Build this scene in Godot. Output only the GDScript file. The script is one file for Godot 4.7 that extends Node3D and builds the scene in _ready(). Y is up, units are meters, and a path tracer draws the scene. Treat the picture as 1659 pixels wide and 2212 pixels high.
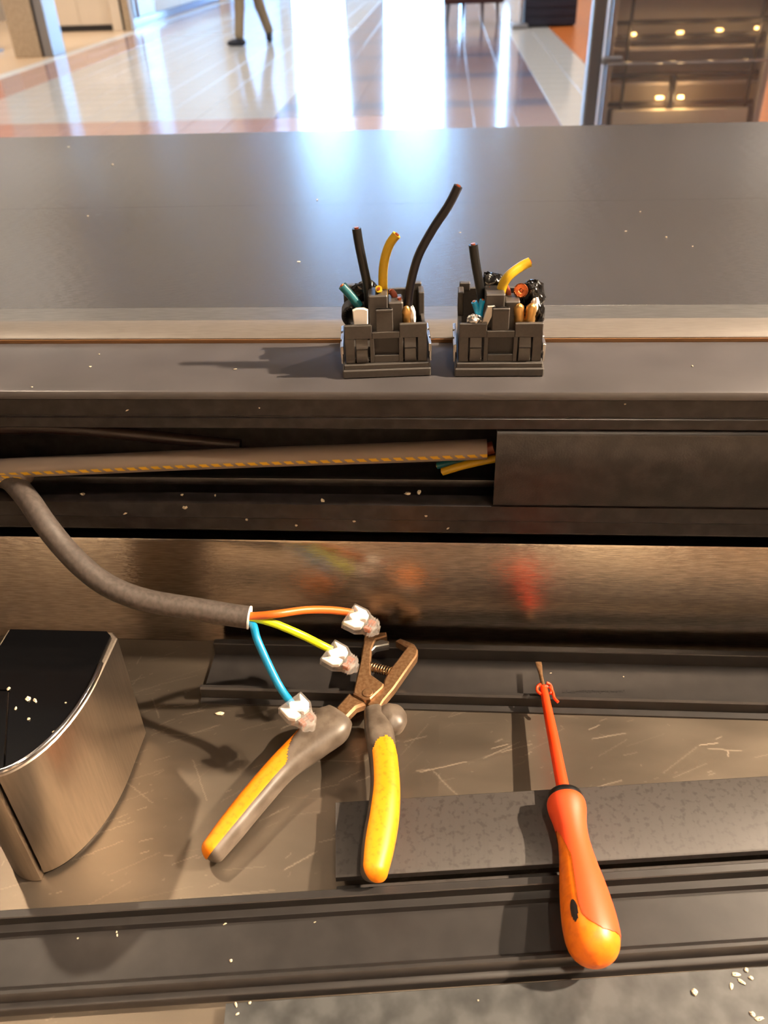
extends Node3D
# A counter under repair in a mall: y is up, the steel worktop is y = 0, x runs along the counter, the camera looks towards -z.

const W := 1659.0
const H := 2212.0
const FOCAL := 1770.1
const EYE := Vector3(0, .344, 0)
const FLOOR := -1.06
const LEDGE := .170
var cam_basis := Basis.from_euler(Vector3(deg_to_rad(-35.362), deg_to_rad(4.923), deg_to_rad(-2.174)), EULER_ORDER_YXZ)
var M := {}
var names := {}
var rng := RandomNumberGenerator.new()

# ---------------------------------------------------------------- pixels to places
func ray(x: float, y: float) -> Vector3:
	return cam_basis * Vector3((x - W / 2) / FOCAL, -(y - H / 2) / FOCAL, -1)

func py(x: float, y: float, h: float) -> Vector3:   # where the sight line meets the level y = h
	var d := ray(x, y)
	return EYE + d * ((h - EYE.y) / d.y)

func pz(x: float, y: float, z: float) -> Vector3:   # where it meets the upright plane z
	var d := ray(x, y)
	return EYE + d * ((z - EYE.z) / d.z)

# ---------------------------------------------------------------- mesh helpers
func mb() -> SurfaceTool:
	var st := SurfaceTool.new()
	st.begin(Mesh.PRIMITIVE_TRIANGLES)
	return st

func tri(st: SurfaceTool, p: Array, n: Array, uv: Array = []) -> void:
	var order := [0, 1, 2]
	if (p[1] - p[0]).cross(p[2] - p[0]).dot(n[0] + n[1] + n[2]) > 0.0:
		order = [0, 2, 1]
	for i in order:
		st.set_normal(n[i])
		st.set_uv(uv[i] if uv.size() else Vector2.ZERO)
		st.add_vertex(p[i])

func flat(st: SurfaceTool, a: Vector3, b: Vector3, c: Vector3, out: Vector3) -> void:
	var n := (b - a).cross(c - a)
	if n.length() < 1e-14:
		return
	n = n.normalized()
	if n.dot(out) < 0:
		n = -n
	tri(st, [a, b, c], [n, n, n])

func face(st: SurfaceTool, a: Vector3, b: Vector3, c: Vector3, d: Vector3, out: Vector3) -> void:
	flat(st, a, b, c, out)
	flat(st, a, c, d, out)

# a box with chamfered edges
func bx(st: SurfaceTool, c: Vector3, s: Vector3, bev := -1.0, t := Transform3D.IDENTITY) -> void:
	var h := s / 2
	var b: float = bev if bev >= 0 else minf(minf(s.x, s.y), s.z) * .12
	b = minf(b, minf(minf(h.x, h.y), h.z) * .95)
	var v := func(sx, sy, sz, ax) -> Vector3:
		var q := Vector3(sx * (h.x - (0.0 if ax == 0 else b)), sy * (h.y - (0.0 if ax == 1 else b)), sz * (h.z - (0.0 if ax == 2 else b)))
		return t * (c + q)
	var B := t.basis
	for s1 in [-1, 1]:
		face(st, v.call(s1, -1, -1, 0), v.call(s1, 1, -1, 0), v.call(s1, 1, 1, 0), v.call(s1, -1, 1, 0), B * Vector3(s1, 0, 0))
		face(st, v.call(-1, s1, -1, 1), v.call(1, s1, -1, 1), v.call(1, s1, 1, 1), v.call(-1, s1, 1, 1), B * Vector3(0, s1, 0))
		face(st, v.call(-1, -1, s1, 2), v.call(1, -1, s1, 2), v.call(1, 1, s1, 2), v.call(-1, 1, s1, 2), B * Vector3(0, 0, s1))
		if b <= 0:
			continue
		for s2 in [-1, 1]:
			face(st, v.call(s1, s2, -1, 0), v.call(s1, s2, 1, 0), v.call(s1, s2, 1, 1), v.call(s1, s2, -1, 1), B * Vector3(s1, s2, 0))
			face(st, v.call(s1, -1, s2, 0), v.call(s1, 1, s2, 0), v.call(s1, 1, s2, 2), v.call(s1, -1, s2, 2), B * Vector3(s1, 0, s2))
			face(st, v.call(-1, s1, s2, 1), v.call(1, s1, s2, 1), v.call(1, s1, s2, 2), v.call(-1, s1, s2, 2), B * Vector3(0, s1, s2))
			for s3 in [-1, 1]:
				flat(st, v.call(s1, s2, s3, 0), v.call(s1, s2, s3, 1), v.call(s1, s2, s3, 2), B * Vector3(s1, s2, s3))

# a polygon in the local xy plane drawn out along local z from 0 to depth; corners flatter than 40 degrees are smoothed
func prism(st: SurfaceTool, poly: PackedVector2Array, t: Transform3D, depth: float, bev := 0.0) -> void:
	var q := poly.duplicate()
	if Geometry2D.is_polygon_clockwise(q):
		q.reverse()
	var n := q.size()
	var en: Array[Vector2] = []
	for i in n:
		var e := q[(i + 1) % n] - q[i]
		en.append(Vector2(e.y, -e.x).normalized())
	var inner := PackedVector2Array()
	for i in n:
		var a: Vector2 = en[(i + n - 1) % n]
		var b: Vector2 = en[i]
		inner.append(q[i] - (a + b) / maxf(.5, 1.0 + a.dot(b)) * bev)
	var layers := [[q, 0.0], [q, depth]]
	if bev > 0:
		layers = [[inner, 0.0], [q, bev], [q, depth - bev], [inner, depth]]
	for k in layers.size() - 1:
		for i in n:
			var j := (i + 1) % n
			var tilt := 0.0
			if bev > 0:
				tilt = -1.0 if k == 0 else 1.0 if k == 2 else 0.0
			var na: Vector2 = en[i]
			var nb: Vector2 = en[i]
			if en[(i + n - 1) % n].dot(en[i]) > .77:
				na = (en[(i + n - 1) % n] + en[i]).normalized()
			if en[(i + 1) % n].dot(en[i]) > .77:
				nb = (en[(i + 1) % n] + en[i]).normalized()
			var n3a := (t.basis * Vector3(na.x, na.y, tilt)).normalized()
			var n3b := (t.basis * Vector3(nb.x, nb.y, tilt)).normalized()
			var lo: PackedVector2Array = layers[k][0]
			var hi: PackedVector2Array = layers[k + 1][0]
			var a := t * Vector3(lo[i].x, lo[i].y, layers[k][1])
			var b := t * Vector3(lo[j].x, lo[j].y, layers[k][1])
			var c := t * Vector3(hi[j].x, hi[j].y, layers[k + 1][1])
			var d := t * Vector3(hi[i].x, hi[i].y, layers[k + 1][1])
			tri(st, [a, b, c], [n3a, n3b, n3b])
			tri(st, [a, c, d], [n3a, n3b, n3a])
	var cap := inner if bev > 0 else q
	var ids := Geometry2D.triangulate_polygon(cap)
	for i in range(0, ids.size(), 3):
		for zz in [[0.0, -1.0], [depth, 1.0]]:
			var p := []
			for k in 3:
				p.append(t * Vector3(cap[ids[i + k]].x, cap[ids[i + k]].y, zz[0]))
			flat(st, p[0], p[1], p[2], t.basis * Vector3(0, 0, zz[1]))

# a cross-section given as (v, y) pairs, drawn out along x from x0 to x1 (v is z, or depth from the back when t turns it)
func along_x(st: SurfaceTool, sec: Array, x0: float, x1: float, t := Transform3D.IDENTITY) -> void:
	var p := PackedVector2Array()
	for s in sec:
		p.append(Vector2(-s[0], s[1]))   # local x = -v, local y = y, local z = world x
	prism(st, p, t * Transform3D(Basis(Vector3(0, 0, -1), Vector3(0, 1, 0), Vector3(1, 0, 0)), Vector3(x0, 0, 0)), x1 - x0)

# outline given as points on a level (x, z), thickness downwards
func plate(st: SurfaceTool, pts: Array, top: float, thick: float, bev := 0.0) -> void:
	var p := PackedVector2Array()
	for a in pts:
		p.append(Vector2(a.x, a.z))
	prism(st, p, Transform3D(Basis(Vector3(1, 0, 0), Vector3(0, 0, 1), Vector3(0, -1, 0)), Vector3(0, top, 0)), thick, bev)

# rings of points joined by a skin; keep says which cells are drawn
func loft(st: SurfaceTool, rings: Array, caps := true, v_of: Array = [], keep = null, swell := 0.0) -> void:
	var m: int = rings.size()
	var n: int = rings[0].size()
	var mid := []
	for r in rings:
		var c := Vector3.ZERO
		for p in r:
			c += p
		mid.append(c / n)
	var nor := []
	for i in m:
		var row := []
		for j in n:
			var du: Vector3 = rings[i][(j + 1) % n] - rings[i][(j + n - 1) % n]
			var dv: Vector3 = rings[mini(i + 1, m - 1)][j] - rings[maxi(i - 1, 0)][j]
			var q := du.cross(dv)
			if q.length() < 1e-16:
				q = rings[i][j] - mid[i]
				if q.length() < 1e-12:
					q = mid[i] - mid[m - 1 - i] if m > 1 else Vector3.UP
			q = q.normalized()
			var away: Vector3 = rings[i][j] - mid[i]
			if away.length() > 1e-7 and q.dot(away) < -1e-9 and absf(q.dot(away.normalized())) > .05:
				q = -q
			row.append(q)
		nor.append(row)
	# a consistent side: the outward sign is voted by the whole skin
	var vote := 0.0
	for i in m:
		for j in n:
			var away: Vector3 = rings[i][j] - mid[i]
			vote += nor[i][j].dot(away.normalized())
	for i in m - 1:
		for j in n:
			if keep != null and not keep.call(i, j):
				continue
			var k := (j + 1) % n
			var p := [rings[i][j], rings[i][k], rings[i + 1][k], rings[i + 1][j]]
			var q := [nor[i][j], nor[i][k], nor[i + 1][k], nor[i + 1][j]]
			if swell != 0.0:
				for e in 4:
					p[e] = p[e] + q[e] * swell
			var v0: float = v_of[i] if v_of.size() else float(i) / m
			var v1: float = v_of[i + 1] if v_of.size() else float(i + 1) / m
			var u0 := float(j) / n
			var u1 := float(j + 1) / n
			var uv := [Vector2(u0, v0), Vector2(u1, v0), Vector2(u1, v1), Vector2(u0, v1)]
			tri(st, [p[0], p[1], p[2]], [q[0], q[1], q[2]], [uv[0], uv[1], uv[2]])
			tri(st, [p[0], p[2], p[3]], [q[0], q[2], q[3]], [uv[0], uv[2], uv[3]])
	if caps:
		for e in [[0, 1], [m - 1, m - 2]]:
			var out: Vector3 = mid[e[0]] - mid[e[1]]
			for j in n:
				flat(st, mid[e[0]], rings[e[0]][j], rings[e[0]][(j + 1) % n], out)

func spline(pts: Array, sub := 6) -> Array:
	var out := []
	var m := pts.size()
	for i in m - 1:
		var a: Vector3 = pts[maxi(i - 1, 0)]
		var b: Vector3 = pts[i]
		var c: Vector3 = pts[i + 1]
		var d: Vector3 = pts[mini(i + 2, m - 1)]
		for s in sub:
			out.append(b.cubic_interpolate(c, a, d, float(s) / sub))
	out.append(pts[m - 1])
	return out

func spline1(v: Array, sub := 6) -> Array:
	var out := []
	var m := v.size()
	for i in m - 1:
		for s in sub:
			out.append(cubic_interpolate(v[i], v[i + 1], v[maxi(i - 1, 0)], v[mini(i + 2, m - 1)], float(s) / sub))
	out.append(v[m - 1])
	return out

# rings of an oval sweep along a path; up keeps the section level
func sweep(path: Array, wide: Array, high: Array, n := 16, up := Vector3.ZERO, pw := 2.0) -> Array:
	var rings := []
	var m := path.size()
	var side := Vector3.ZERO
	for i in m:
		var d: Vector3 = (path[mini(i + 1, m - 1)] - path[maxi(i - 1, 0)]).normalized()
		if up != Vector3.ZERO:
			side = d.cross(up).normalized()
		elif side == Vector3.ZERO:
			side = d.cross(Vector3(.31, .9, .2)).normalized()
		else:
			side = (side - d * side.dot(d)).normalized()
		var nn := side.cross(d).normalized()
		var r := PackedVector3Array()
		for j in n:
			var a := TAU * j / n
			var c := cos(a)
			var s := sin(a)
			r.append(path[i] + side * wide[i] * signf(c) * pow(absf(c), 2.0 / pw) + nn * high[i] * signf(s) * pow(absf(s), 2.0 / pw))
		rings.append(r)
	return rings

func tube(st: SurfaceTool, path: Array, r: float, n := 14, repeat := 0.0) -> void:
	var w := []
	var v := []
	var l := 0.0
	for i in path.size():
		w.append(r)
		if i:
			l += (path[i] - path[i - 1]).length()
		v.append(l / repeat if repeat > 0 else l)
	loft(st, sweep(path, w, w, n), true, v)

func lathe(st: SurfaceTool, t: Transform3D, prof: Array, n := 24) -> void:   # prof: [radius, height] along local y
	var rings := []
	for p in prof:
		var r := PackedVector3Array()
		for j in n:
			var a := TAU * j / n
			r.append(t * Vector3(cos(a) * p[0], p[1], sin(a) * p[0]))
		rings.append(r)
	loft(st, rings)

# ---------------------------------------------------------------- objects, names, labels
func numbered(called: String) -> String:
	names[called] = names.get(called, -1) + 1
	return called if names[called] == 0 else "%s_%03d" % [called, names[called]]

func obj(called: String, st: SurfaceTool, mat: Material, parent: Node = null) -> MeshInstance3D:
	var o := MeshInstance3D.new()
	o.mesh = st.commit()
	o.material_override = mat
	put(o, called, parent)
	return o

func put(o: Node3D, called: String, parent: Node = null) -> void:
	if parent == null:
		o.name = numbered(called)
		add_child(o)
	else:
		o.name = called
		parent.add_child(o, true)

func thing(called: String, label: String, category: String, at := Vector3.ZERO, turn := 0.0, group := "") -> Node3D:
	var o := Node3D.new()
	o.position = at
	o.rotation.y = turn
	put(o, called)
	tag(o, label, category, group)
	return o

func tag(o: Node, label: String, category := "", group := "", kind := "") -> void:
	if label: o.set_meta("label", label)
	if category: o.set_meta("category", category)
	if group: o.set_meta("group", group)
	if kind: o.set_meta("kind", kind)

func struct(called: String, label: String, category: String) -> Node3D:
	var o := Node3D.new()
	put(o, called)
	tag(o, label, category, "", "structure")
	return o

func box_part(called: String, c: Vector3, s: Vector3, mat: Material, parent: Node, bev := -1.0) -> MeshInstance3D:
	var st := mb()
	bx(st, c, s, bev)
	return obj(called, st, mat, parent)

# ---------------------------------------------------------------- materials
func mat(c: Color, rough := .6, metal := 0.0, spec := .5) -> StandardMaterial3D:
	var m := StandardMaterial3D.new()
	m.albedo_color = c
	m.roughness = rough
	m.metallic = metal
	m.metallic_specular = spec
	return m

func noise(sd: int, freq: float, lo: Color, hi: Color, at0 := 0.0, at1 := 1.0, size := 512, octaves := 4) -> NoiseTexture2D:
	var f := FastNoiseLite.new()
	f.seed = sd
	f.frequency = freq
	f.fractal_octaves = octaves
	var t := NoiseTexture2D.new()
	t.width = size
	t.height = size
	t.seamless = true
	t.noise = f
	var g := Gradient.new()
	g.set_color(0, lo)
	g.set_color(1, hi)
	g.set_offset(0, at0)
	g.set_offset(1, at1)
	t.color_ramp = g
	return t

func noise_normal(sd: int, freq: float, strength := 4.0) -> NoiseTexture2D:
	var f := FastNoiseLite.new()
	f.seed = sd
	f.frequency = freq
	var t := NoiseTexture2D.new()
	t.width = 512
	t.height = 512
	t.seamless = true
	t.noise = f
	t.as_normal_map = true
	t.bump_strength = strength
	return t

func grained(m: StandardMaterial3D, t: Texture2D, scale: Vector3, world := true) -> StandardMaterial3D:
	m.albedo_texture = t
	m.uv1_triplanar = true
	m.uv1_world_triplanar = world
	m.uv1_scale = scale
	return m

func with_normal(m: StandardMaterial3D, t: Texture2D, k: float) -> StandardMaterial3D:
	m.normal_enabled = true
	m.normal_texture = t
	m.normal_scale = k
	return m

func glow(c: Color, e: float) -> StandardMaterial3D:
	var m := mat(c, .5)
	m.emission_enabled = true
	m.emission = c
	m.emission_energy_multiplier = e
	return m

func glass(c: Color, a: float, rough := .02) -> StandardMaterial3D:
	var m := mat(c, rough)
	m.transparency = BaseMaterial3D.TRANSPARENCY_ALPHA
	m.albedo_color.a = a
	return m

# scratches and wipe marks of the worktop: [colour, roughness], 1024 texels to .64 m
func scratch_maps() -> Array:
	rng.seed = 11
	var n := 1024
	var col := Image.create(n, n, false, Image.FORMAT_RGB8)
	var rou := Image.create(n, n, false, Image.FORMAT_RGB8)
	var f := FastNoiseLite.new()
	f.seed = 5
	f.frequency = .012
	for y in n:
		for x in n:
			var a := f.get_noise_2d(x * .6, y * 1.6) * .5 + .5
			var g := .70 + .10 * a
			col.set_pixel(x, y, Color(g, g * .99, g * .975))
			var r := .52 + .16 * a
			rou.set_pixel(x, y, Color(r, r, r))
	for k in 3200:
		var p := Vector2(rng.randf() * n, rng.randf() * n)
		var ang := deg_to_rad(rng.randfn(24.0, 12.0))
		if rng.randf() < .12:
			ang = rng.randf() * PI
		var l := pow(rng.randf(), 3.0) * 44.0 + 2.0
		var d := Vector2(cos(ang), -sin(ang))
		var s := rng.randf_range(.1, .65)
		for i in int(l):
			var q := p + d * i
			var xx := posmod(int(q.x), n)
			var yy := posmod(int(q.y), n)
			var c := col.get_pixel(xx, yy)
			col.set_pixel(xx, yy, c.lerp(Color(1, .99, .97), s))
			rou.set_pixel(xx, yy, rou.get_pixel(xx, yy).lerp(Color(1, 1, 1), s * .9))
	return [ImageTexture.create_from_image(col), ImageTexture.create_from_image(rou)]

func make_materials() -> void:
	var brush := noise_normal(3, .03, 3.0)
	var streak := noise(4, .03, Color(.80, .80, .80), Color(1, 1, 1), .2, .8)
	var streak_soft := noise(14, .03, Color(.94, .94, .94), Color(1, 1, 1), .2, .8)
	var sm := scratch_maps()
	var st := mat(Color(.73, .675, .61), .64, .92)
	st.albedo_texture = sm[0]
	st.roughness_texture = sm[1]
	st.uv1_triplanar = true
	st.uv1_world_triplanar = true
	st.uv1_scale = Vector3(1 / .64, 1 / .64, 1 / .64)
	M.worktop = st
	M.splash = with_normal(grained(mat(Color(.74, .70, .655), .20, 1.0), streak, Vector3(5, 70, 70)), brush, .22)
	M.housing = with_normal(grained(mat(Color(.74, .69, .63), .32, 1.0), streak_soft, Vector3(30, 2, 30)), brush, .03)
	M.chrome = mat(Color(.8, .79, .78), .12, 1.0)
	M.black_gloss = mat(Color(.035, .035, .04), .08)
	var dust := noise(8, .02, Color(.62, .62, .62), Color(1, 1, 1), .25, .75)
	M.dust = dust
	M.trunk = grained(mat(Color(.17, .155, .16), .34), dust, Vector3(9, 9, 9))
	M.ledge = grained(mat(Color(.29, .28, .285), .30), noise(18, .01, Color(.85, .85, .85), Color(1, 1, 1)), Vector3(4, 4, 4))
	M.lid = with_normal(grained(mat(Color(.17, .155, .155), .42), dust, Vector3(7, 7, 7)), noise_normal(31, .2, 2.0), .12)
	var specks := noise(21, .05, Color(.78, .77, .75), Color(1, 1, 1), .2, .42)
	M.lid_worn = grained(mat(Color(.225, .21, .20), .42), specks, Vector3(9, 9, 9))
	M.lid_grey = grained(mat(Color(.27, .275, .275), .40), noise(22, .02, Color(.72, .72, .72), Color(1, 1, 1), .2, .7), Vector3(6, 6, 6))
	M.channel = grained(mat(Color(.17, .16, .155), .38), noise(23, .015, Color(.8, .8, .8), Color(1, 1, 1)), Vector3(8, 8, 8))
	M.board = with_normal(grained(mat(Color(.21, .208, .213), .26, 0.0, .68), noise(24, .03, Color(.88, .88, .88), Color(1, 1, 1), .2, .8), Vector3(6, 60, 60)), brush, .24)
	M.alu = with_normal(grained(mat(Color(.41, .39, .37), .38, .2), noise(25, .02, Color(.93, .925, .92), Color(1, 1, 1), .2, .7), Vector3(6, 40, 40)), brush, .08)
	M.alu_back = with_normal(grained(mat(Color(.37, .37, .37), .28, .3), streak, Vector3(4, 50, 50)), brush, .08)
	M.edge_brown = mat(Color(.46, .33, .20), .5)
	M.rubber = grained(mat(Color(.31, .28, .26), .5), noise(26, .03, Color(.75, .74, .73), Color(1, 1, 1), .2, .7), Vector3(20, 20, 20), false)
	M.orange_wire = mat(Color(.78, .37, .11), .4)
	M.yellow_wire = mat(Color(.80, .84, .05), .38)
	M.blue_wire = mat(Color(.02, .50, .68), .36)
	M.copper = mat(Color(.85, .45, .25), .3, 1.0)
	M.tin = mat(Color(.85, .84, .82), .25, 1.0)
	M.white = mat(Color(.93, .90, .86), .35)
	M.clear = glass(Color(.96, .93, .90), .10, .04)
	var tarnish := noise(27, .03, Color(.84, .78, .72), Color(1, .98, .95), .2, .8)
	M.tool_steel = grained(mat(Color(.60, .48, .36), .40, .7), tarnish, Vector3(25, 25, 25))
	M.spring = mat(Color(.72, .6, .45), .25, 1.0)
	M.grip_grey = grained(mat(Color(.40, .36, .32), .42), noise(28, .012, Color(.72, .70, .68), Color(1, 1, 1), .2, .7), Vector3(14, 14, 14))
	M.grip_yellow = grained(mat(Color(.95, .54, .01), .45), noise(29, .02, Color(.95, .86, .8), Color(1, 1, 1), .2, .45), Vector3(25, 25, 25))
	M.sd_red = mat(Color(.89, .29, .11), .5)
	M.sd_orange = grained(mat(Color(.95, .48, .03), .42), noise(30, .02, Color(.9, .82, .75), Color(1, 1, 1), .2, .5), Vector3(18, 18, 18))
	M.sd_shaft = mat(Color(.94, .24, .04), .45)
	M.black = mat(Color(.04, .04, .045), .4)
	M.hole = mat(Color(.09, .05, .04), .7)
	M.crumb = mat(Color(.85, .78, .66), .6)
	M.socket = grained(mat(Color(.25, .235, .22), .42), noise(32, .03, Color(.86, .86, .86), Color(1, 1, 1)), Vector3(30, 30, 30))
	M.socket_dark = mat(Color(.13, .115, .11), .5)
	M.brass = mat(Color(.80, .62, .36), .3, .9)
	M.brown_wire = mat(Color(.45, .20, .12), .45)
	M.teal_wire = mat(Color(.02, .36, .40), .4)
	M.dark_wire = mat(Color(.035, .04, .045), .35)
	M.violet_wire = mat(Color(.045, .03, .05), .35)
	M.earth_wire = mat(Color(.74, .60, .08), .4)
	M.molten = mat(Color(.05, .045, .04), .15)
	# mall
	M.joint = mat(Color(.64, .63, .64), .5)
	M.white_slab = mat(Color(.84, .84, .82), .2)
	M.tile_pale = mat(Color(.72, .72, .71), .13)
	M.tile_pink = mat(Color(.68, .56, .53), .13)
	M.tile_mauve = mat(Color(.50, .44, .47), .13)
	M.tile_slate = mat(Color(.36, .38, .48), .13)
	M.shop_floor = mat(Color(.82, .70, .56), .25)
	M.wood_floor = grained(mat(Color(.78, .45, .20), .3), noise(40, .02, Color(.75, .7, .65), Color(1, 1, 1)), Vector3(3, 3, .4))
	M.wall = mat(Color(.80, .77, .72), .7)
	M.ceil = mat(Color(.80, .80, .80), .8)
	M.cream = mat(Color(.86, .80, .71), .5)
	M.stone = grained(mat(Color(.74, .66, .55), .5), noise(41, .02, Color(.85, .84, .82), Color(1, 1, 1)), Vector3(2, 2, 2))
	M.grey_metal = mat(Color(.55, .55, .56), .35, .6)
	M.dark_frame = mat(Color(.12, .11, .11), .5)
	M.blind = mat(Color(.9, .93, .95), .9)
	M.blind.backlight_enabled = true
	M.blind.backlight = Color(.75, .8, .85)
	M.added_upper_blind = mat(Color(.88, .92, .96), .9)
	M.added_upper_blind.backlight_enabled = true
	M.added_upper_blind.backlight = Color(.80, .82, .84)
	M.pane = glass(Color(.95, .98, 1), .06)
	M.soffit = mat(Color(.52, .55, .57), .7)
	M.canopy = grained(mat(Color(.42, .32, .25), .6), noise(42, .02, Color(.85, .83, .8), Color(1, 1, 1)), Vector3(1, 1, 5))
	M.cab_brown = mat(Color(.72, .66, .62), .45)
	M.cab_dark = mat(Color(.28, .24, .22), .5)
	M.khaki = mat(Color(.52, .46, .37), .9)
	M.shoe = mat(Color(.10, .12, .17), .6)
	M.coat = mat(Color(.20, .22, .26), .9)
	M.skin = mat(Color(.72, .52, .42), .6)
	M.hair = mat(Color(.12, .08, .06), .7)
	M.dark_wood = mat(Color(.24, .13, .12), .4)
	M.navy = mat(Color(.08, .09, .16), .5)
	M.orange_panel = mat(Color(.80, .48, .15), .5)

# ---------------------------------------------------------------- the scene
func _ready() -> void:
	set_view()
	make_materials()
	mall()
	kiosk()
	counter()
	trunking()
	housing()
	loose_profiles()
	sockets()
	repair_cable()
	pliers()
	screwdriver()
	crumbs()
	mall_things()

func set_view() -> void:
	var cam := Camera3D.new()
	cam.name = "camera"
	cam.fov = rad_to_deg(2.0 * atan(H / 2.0 / FOCAL))
	cam.near = .02
	cam.far = 200.0
	cam.transform = Transform3D(cam_basis, EYE)
	cam.current = true
	add_child(cam)
	var env := Environment.new()
	env.tonemap_mode = Environment.TONE_MAPPER_LINEAR
	env.tonemap_exposure = 1.0
	env.background_mode = Environment.BG_SKY
	env.sdfgi_enabled = true
	env.ssao_enabled = true
	env.ssil_enabled = true
	var sky := ProceduralSkyMaterial.new()
	sky.sky_top_color = Color(.50, .72, .96)
	sky.sky_horizon_color = Color(.64, .83, 1)
	sky.ground_horizon_color = Color(.72, .75, .78)
	sky.ground_bottom_color = Color(.5, .5, .5)
	sky.energy_multiplier = 28.0
	env.sky = Sky.new()
	env.sky.sky_material = sky
	var we := WorldEnvironment.new()
	we.name = "surroundings"
	we.environment = env
	var lens := CameraAttributesPhysical.new()
	lens.frustum_focal_length = 5.4
	lens.exposure_aperture = 2.6
	lens.frustum_focus_distance = .40
	we.camera_attributes = lens
	add_child(we)

func ceiling_spot(x: float, z: float, y: float, aim: Vector3, energy: float, c: Color, label: String) -> void:
	var t := thing("ceiling_spotlight", label, "spotlight", Vector3(x, y, z), 0.0, "spotlights in the kiosk canopy")
	var st := mb()
	lathe(st, Transform3D.IDENTITY, [[.030, -.004], [.050, -.004], [.052, 0], [.050, .004], [.034, .004], [.030, -.004]], 32)
	obj("trim_ring", st, M.chrome, t)
	st = mb()
	lathe(st, Transform3D.IDENTITY, [[.0005, .006], [.022, .0055], [.029, .003], [.0295, .001], [.0005, .001]], 28)
	obj("bulb", st, glow(c, 14.0), t)
	var l := SpotLight3D.new()
	l.name = "spot_beam"
	l.light_color = c
	l.light_energy = energy
	l.light_size = .028
	l.spot_angle = 65.0
	l.spot_angle_attenuation = 1.0
	l.spot_range = 30.0
	l.spot_attenuation = 2.0
	l.shadow_enabled = true
	add_child(l)
	l.look_at_from_position(Vector3(x, y - .012, z), aim, Vector3(.1, 0, 1))

# ---------------------------------------------------------------- the mall
const FAR := -26.0
const TOP := 11.0
func wall_box(called: String, lo: Vector3, hi: Vector3, m: Material, parent: Node) -> void:
	box_part(called, (lo + hi) / 2, hi - lo, m, parent, 0.0)

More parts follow.
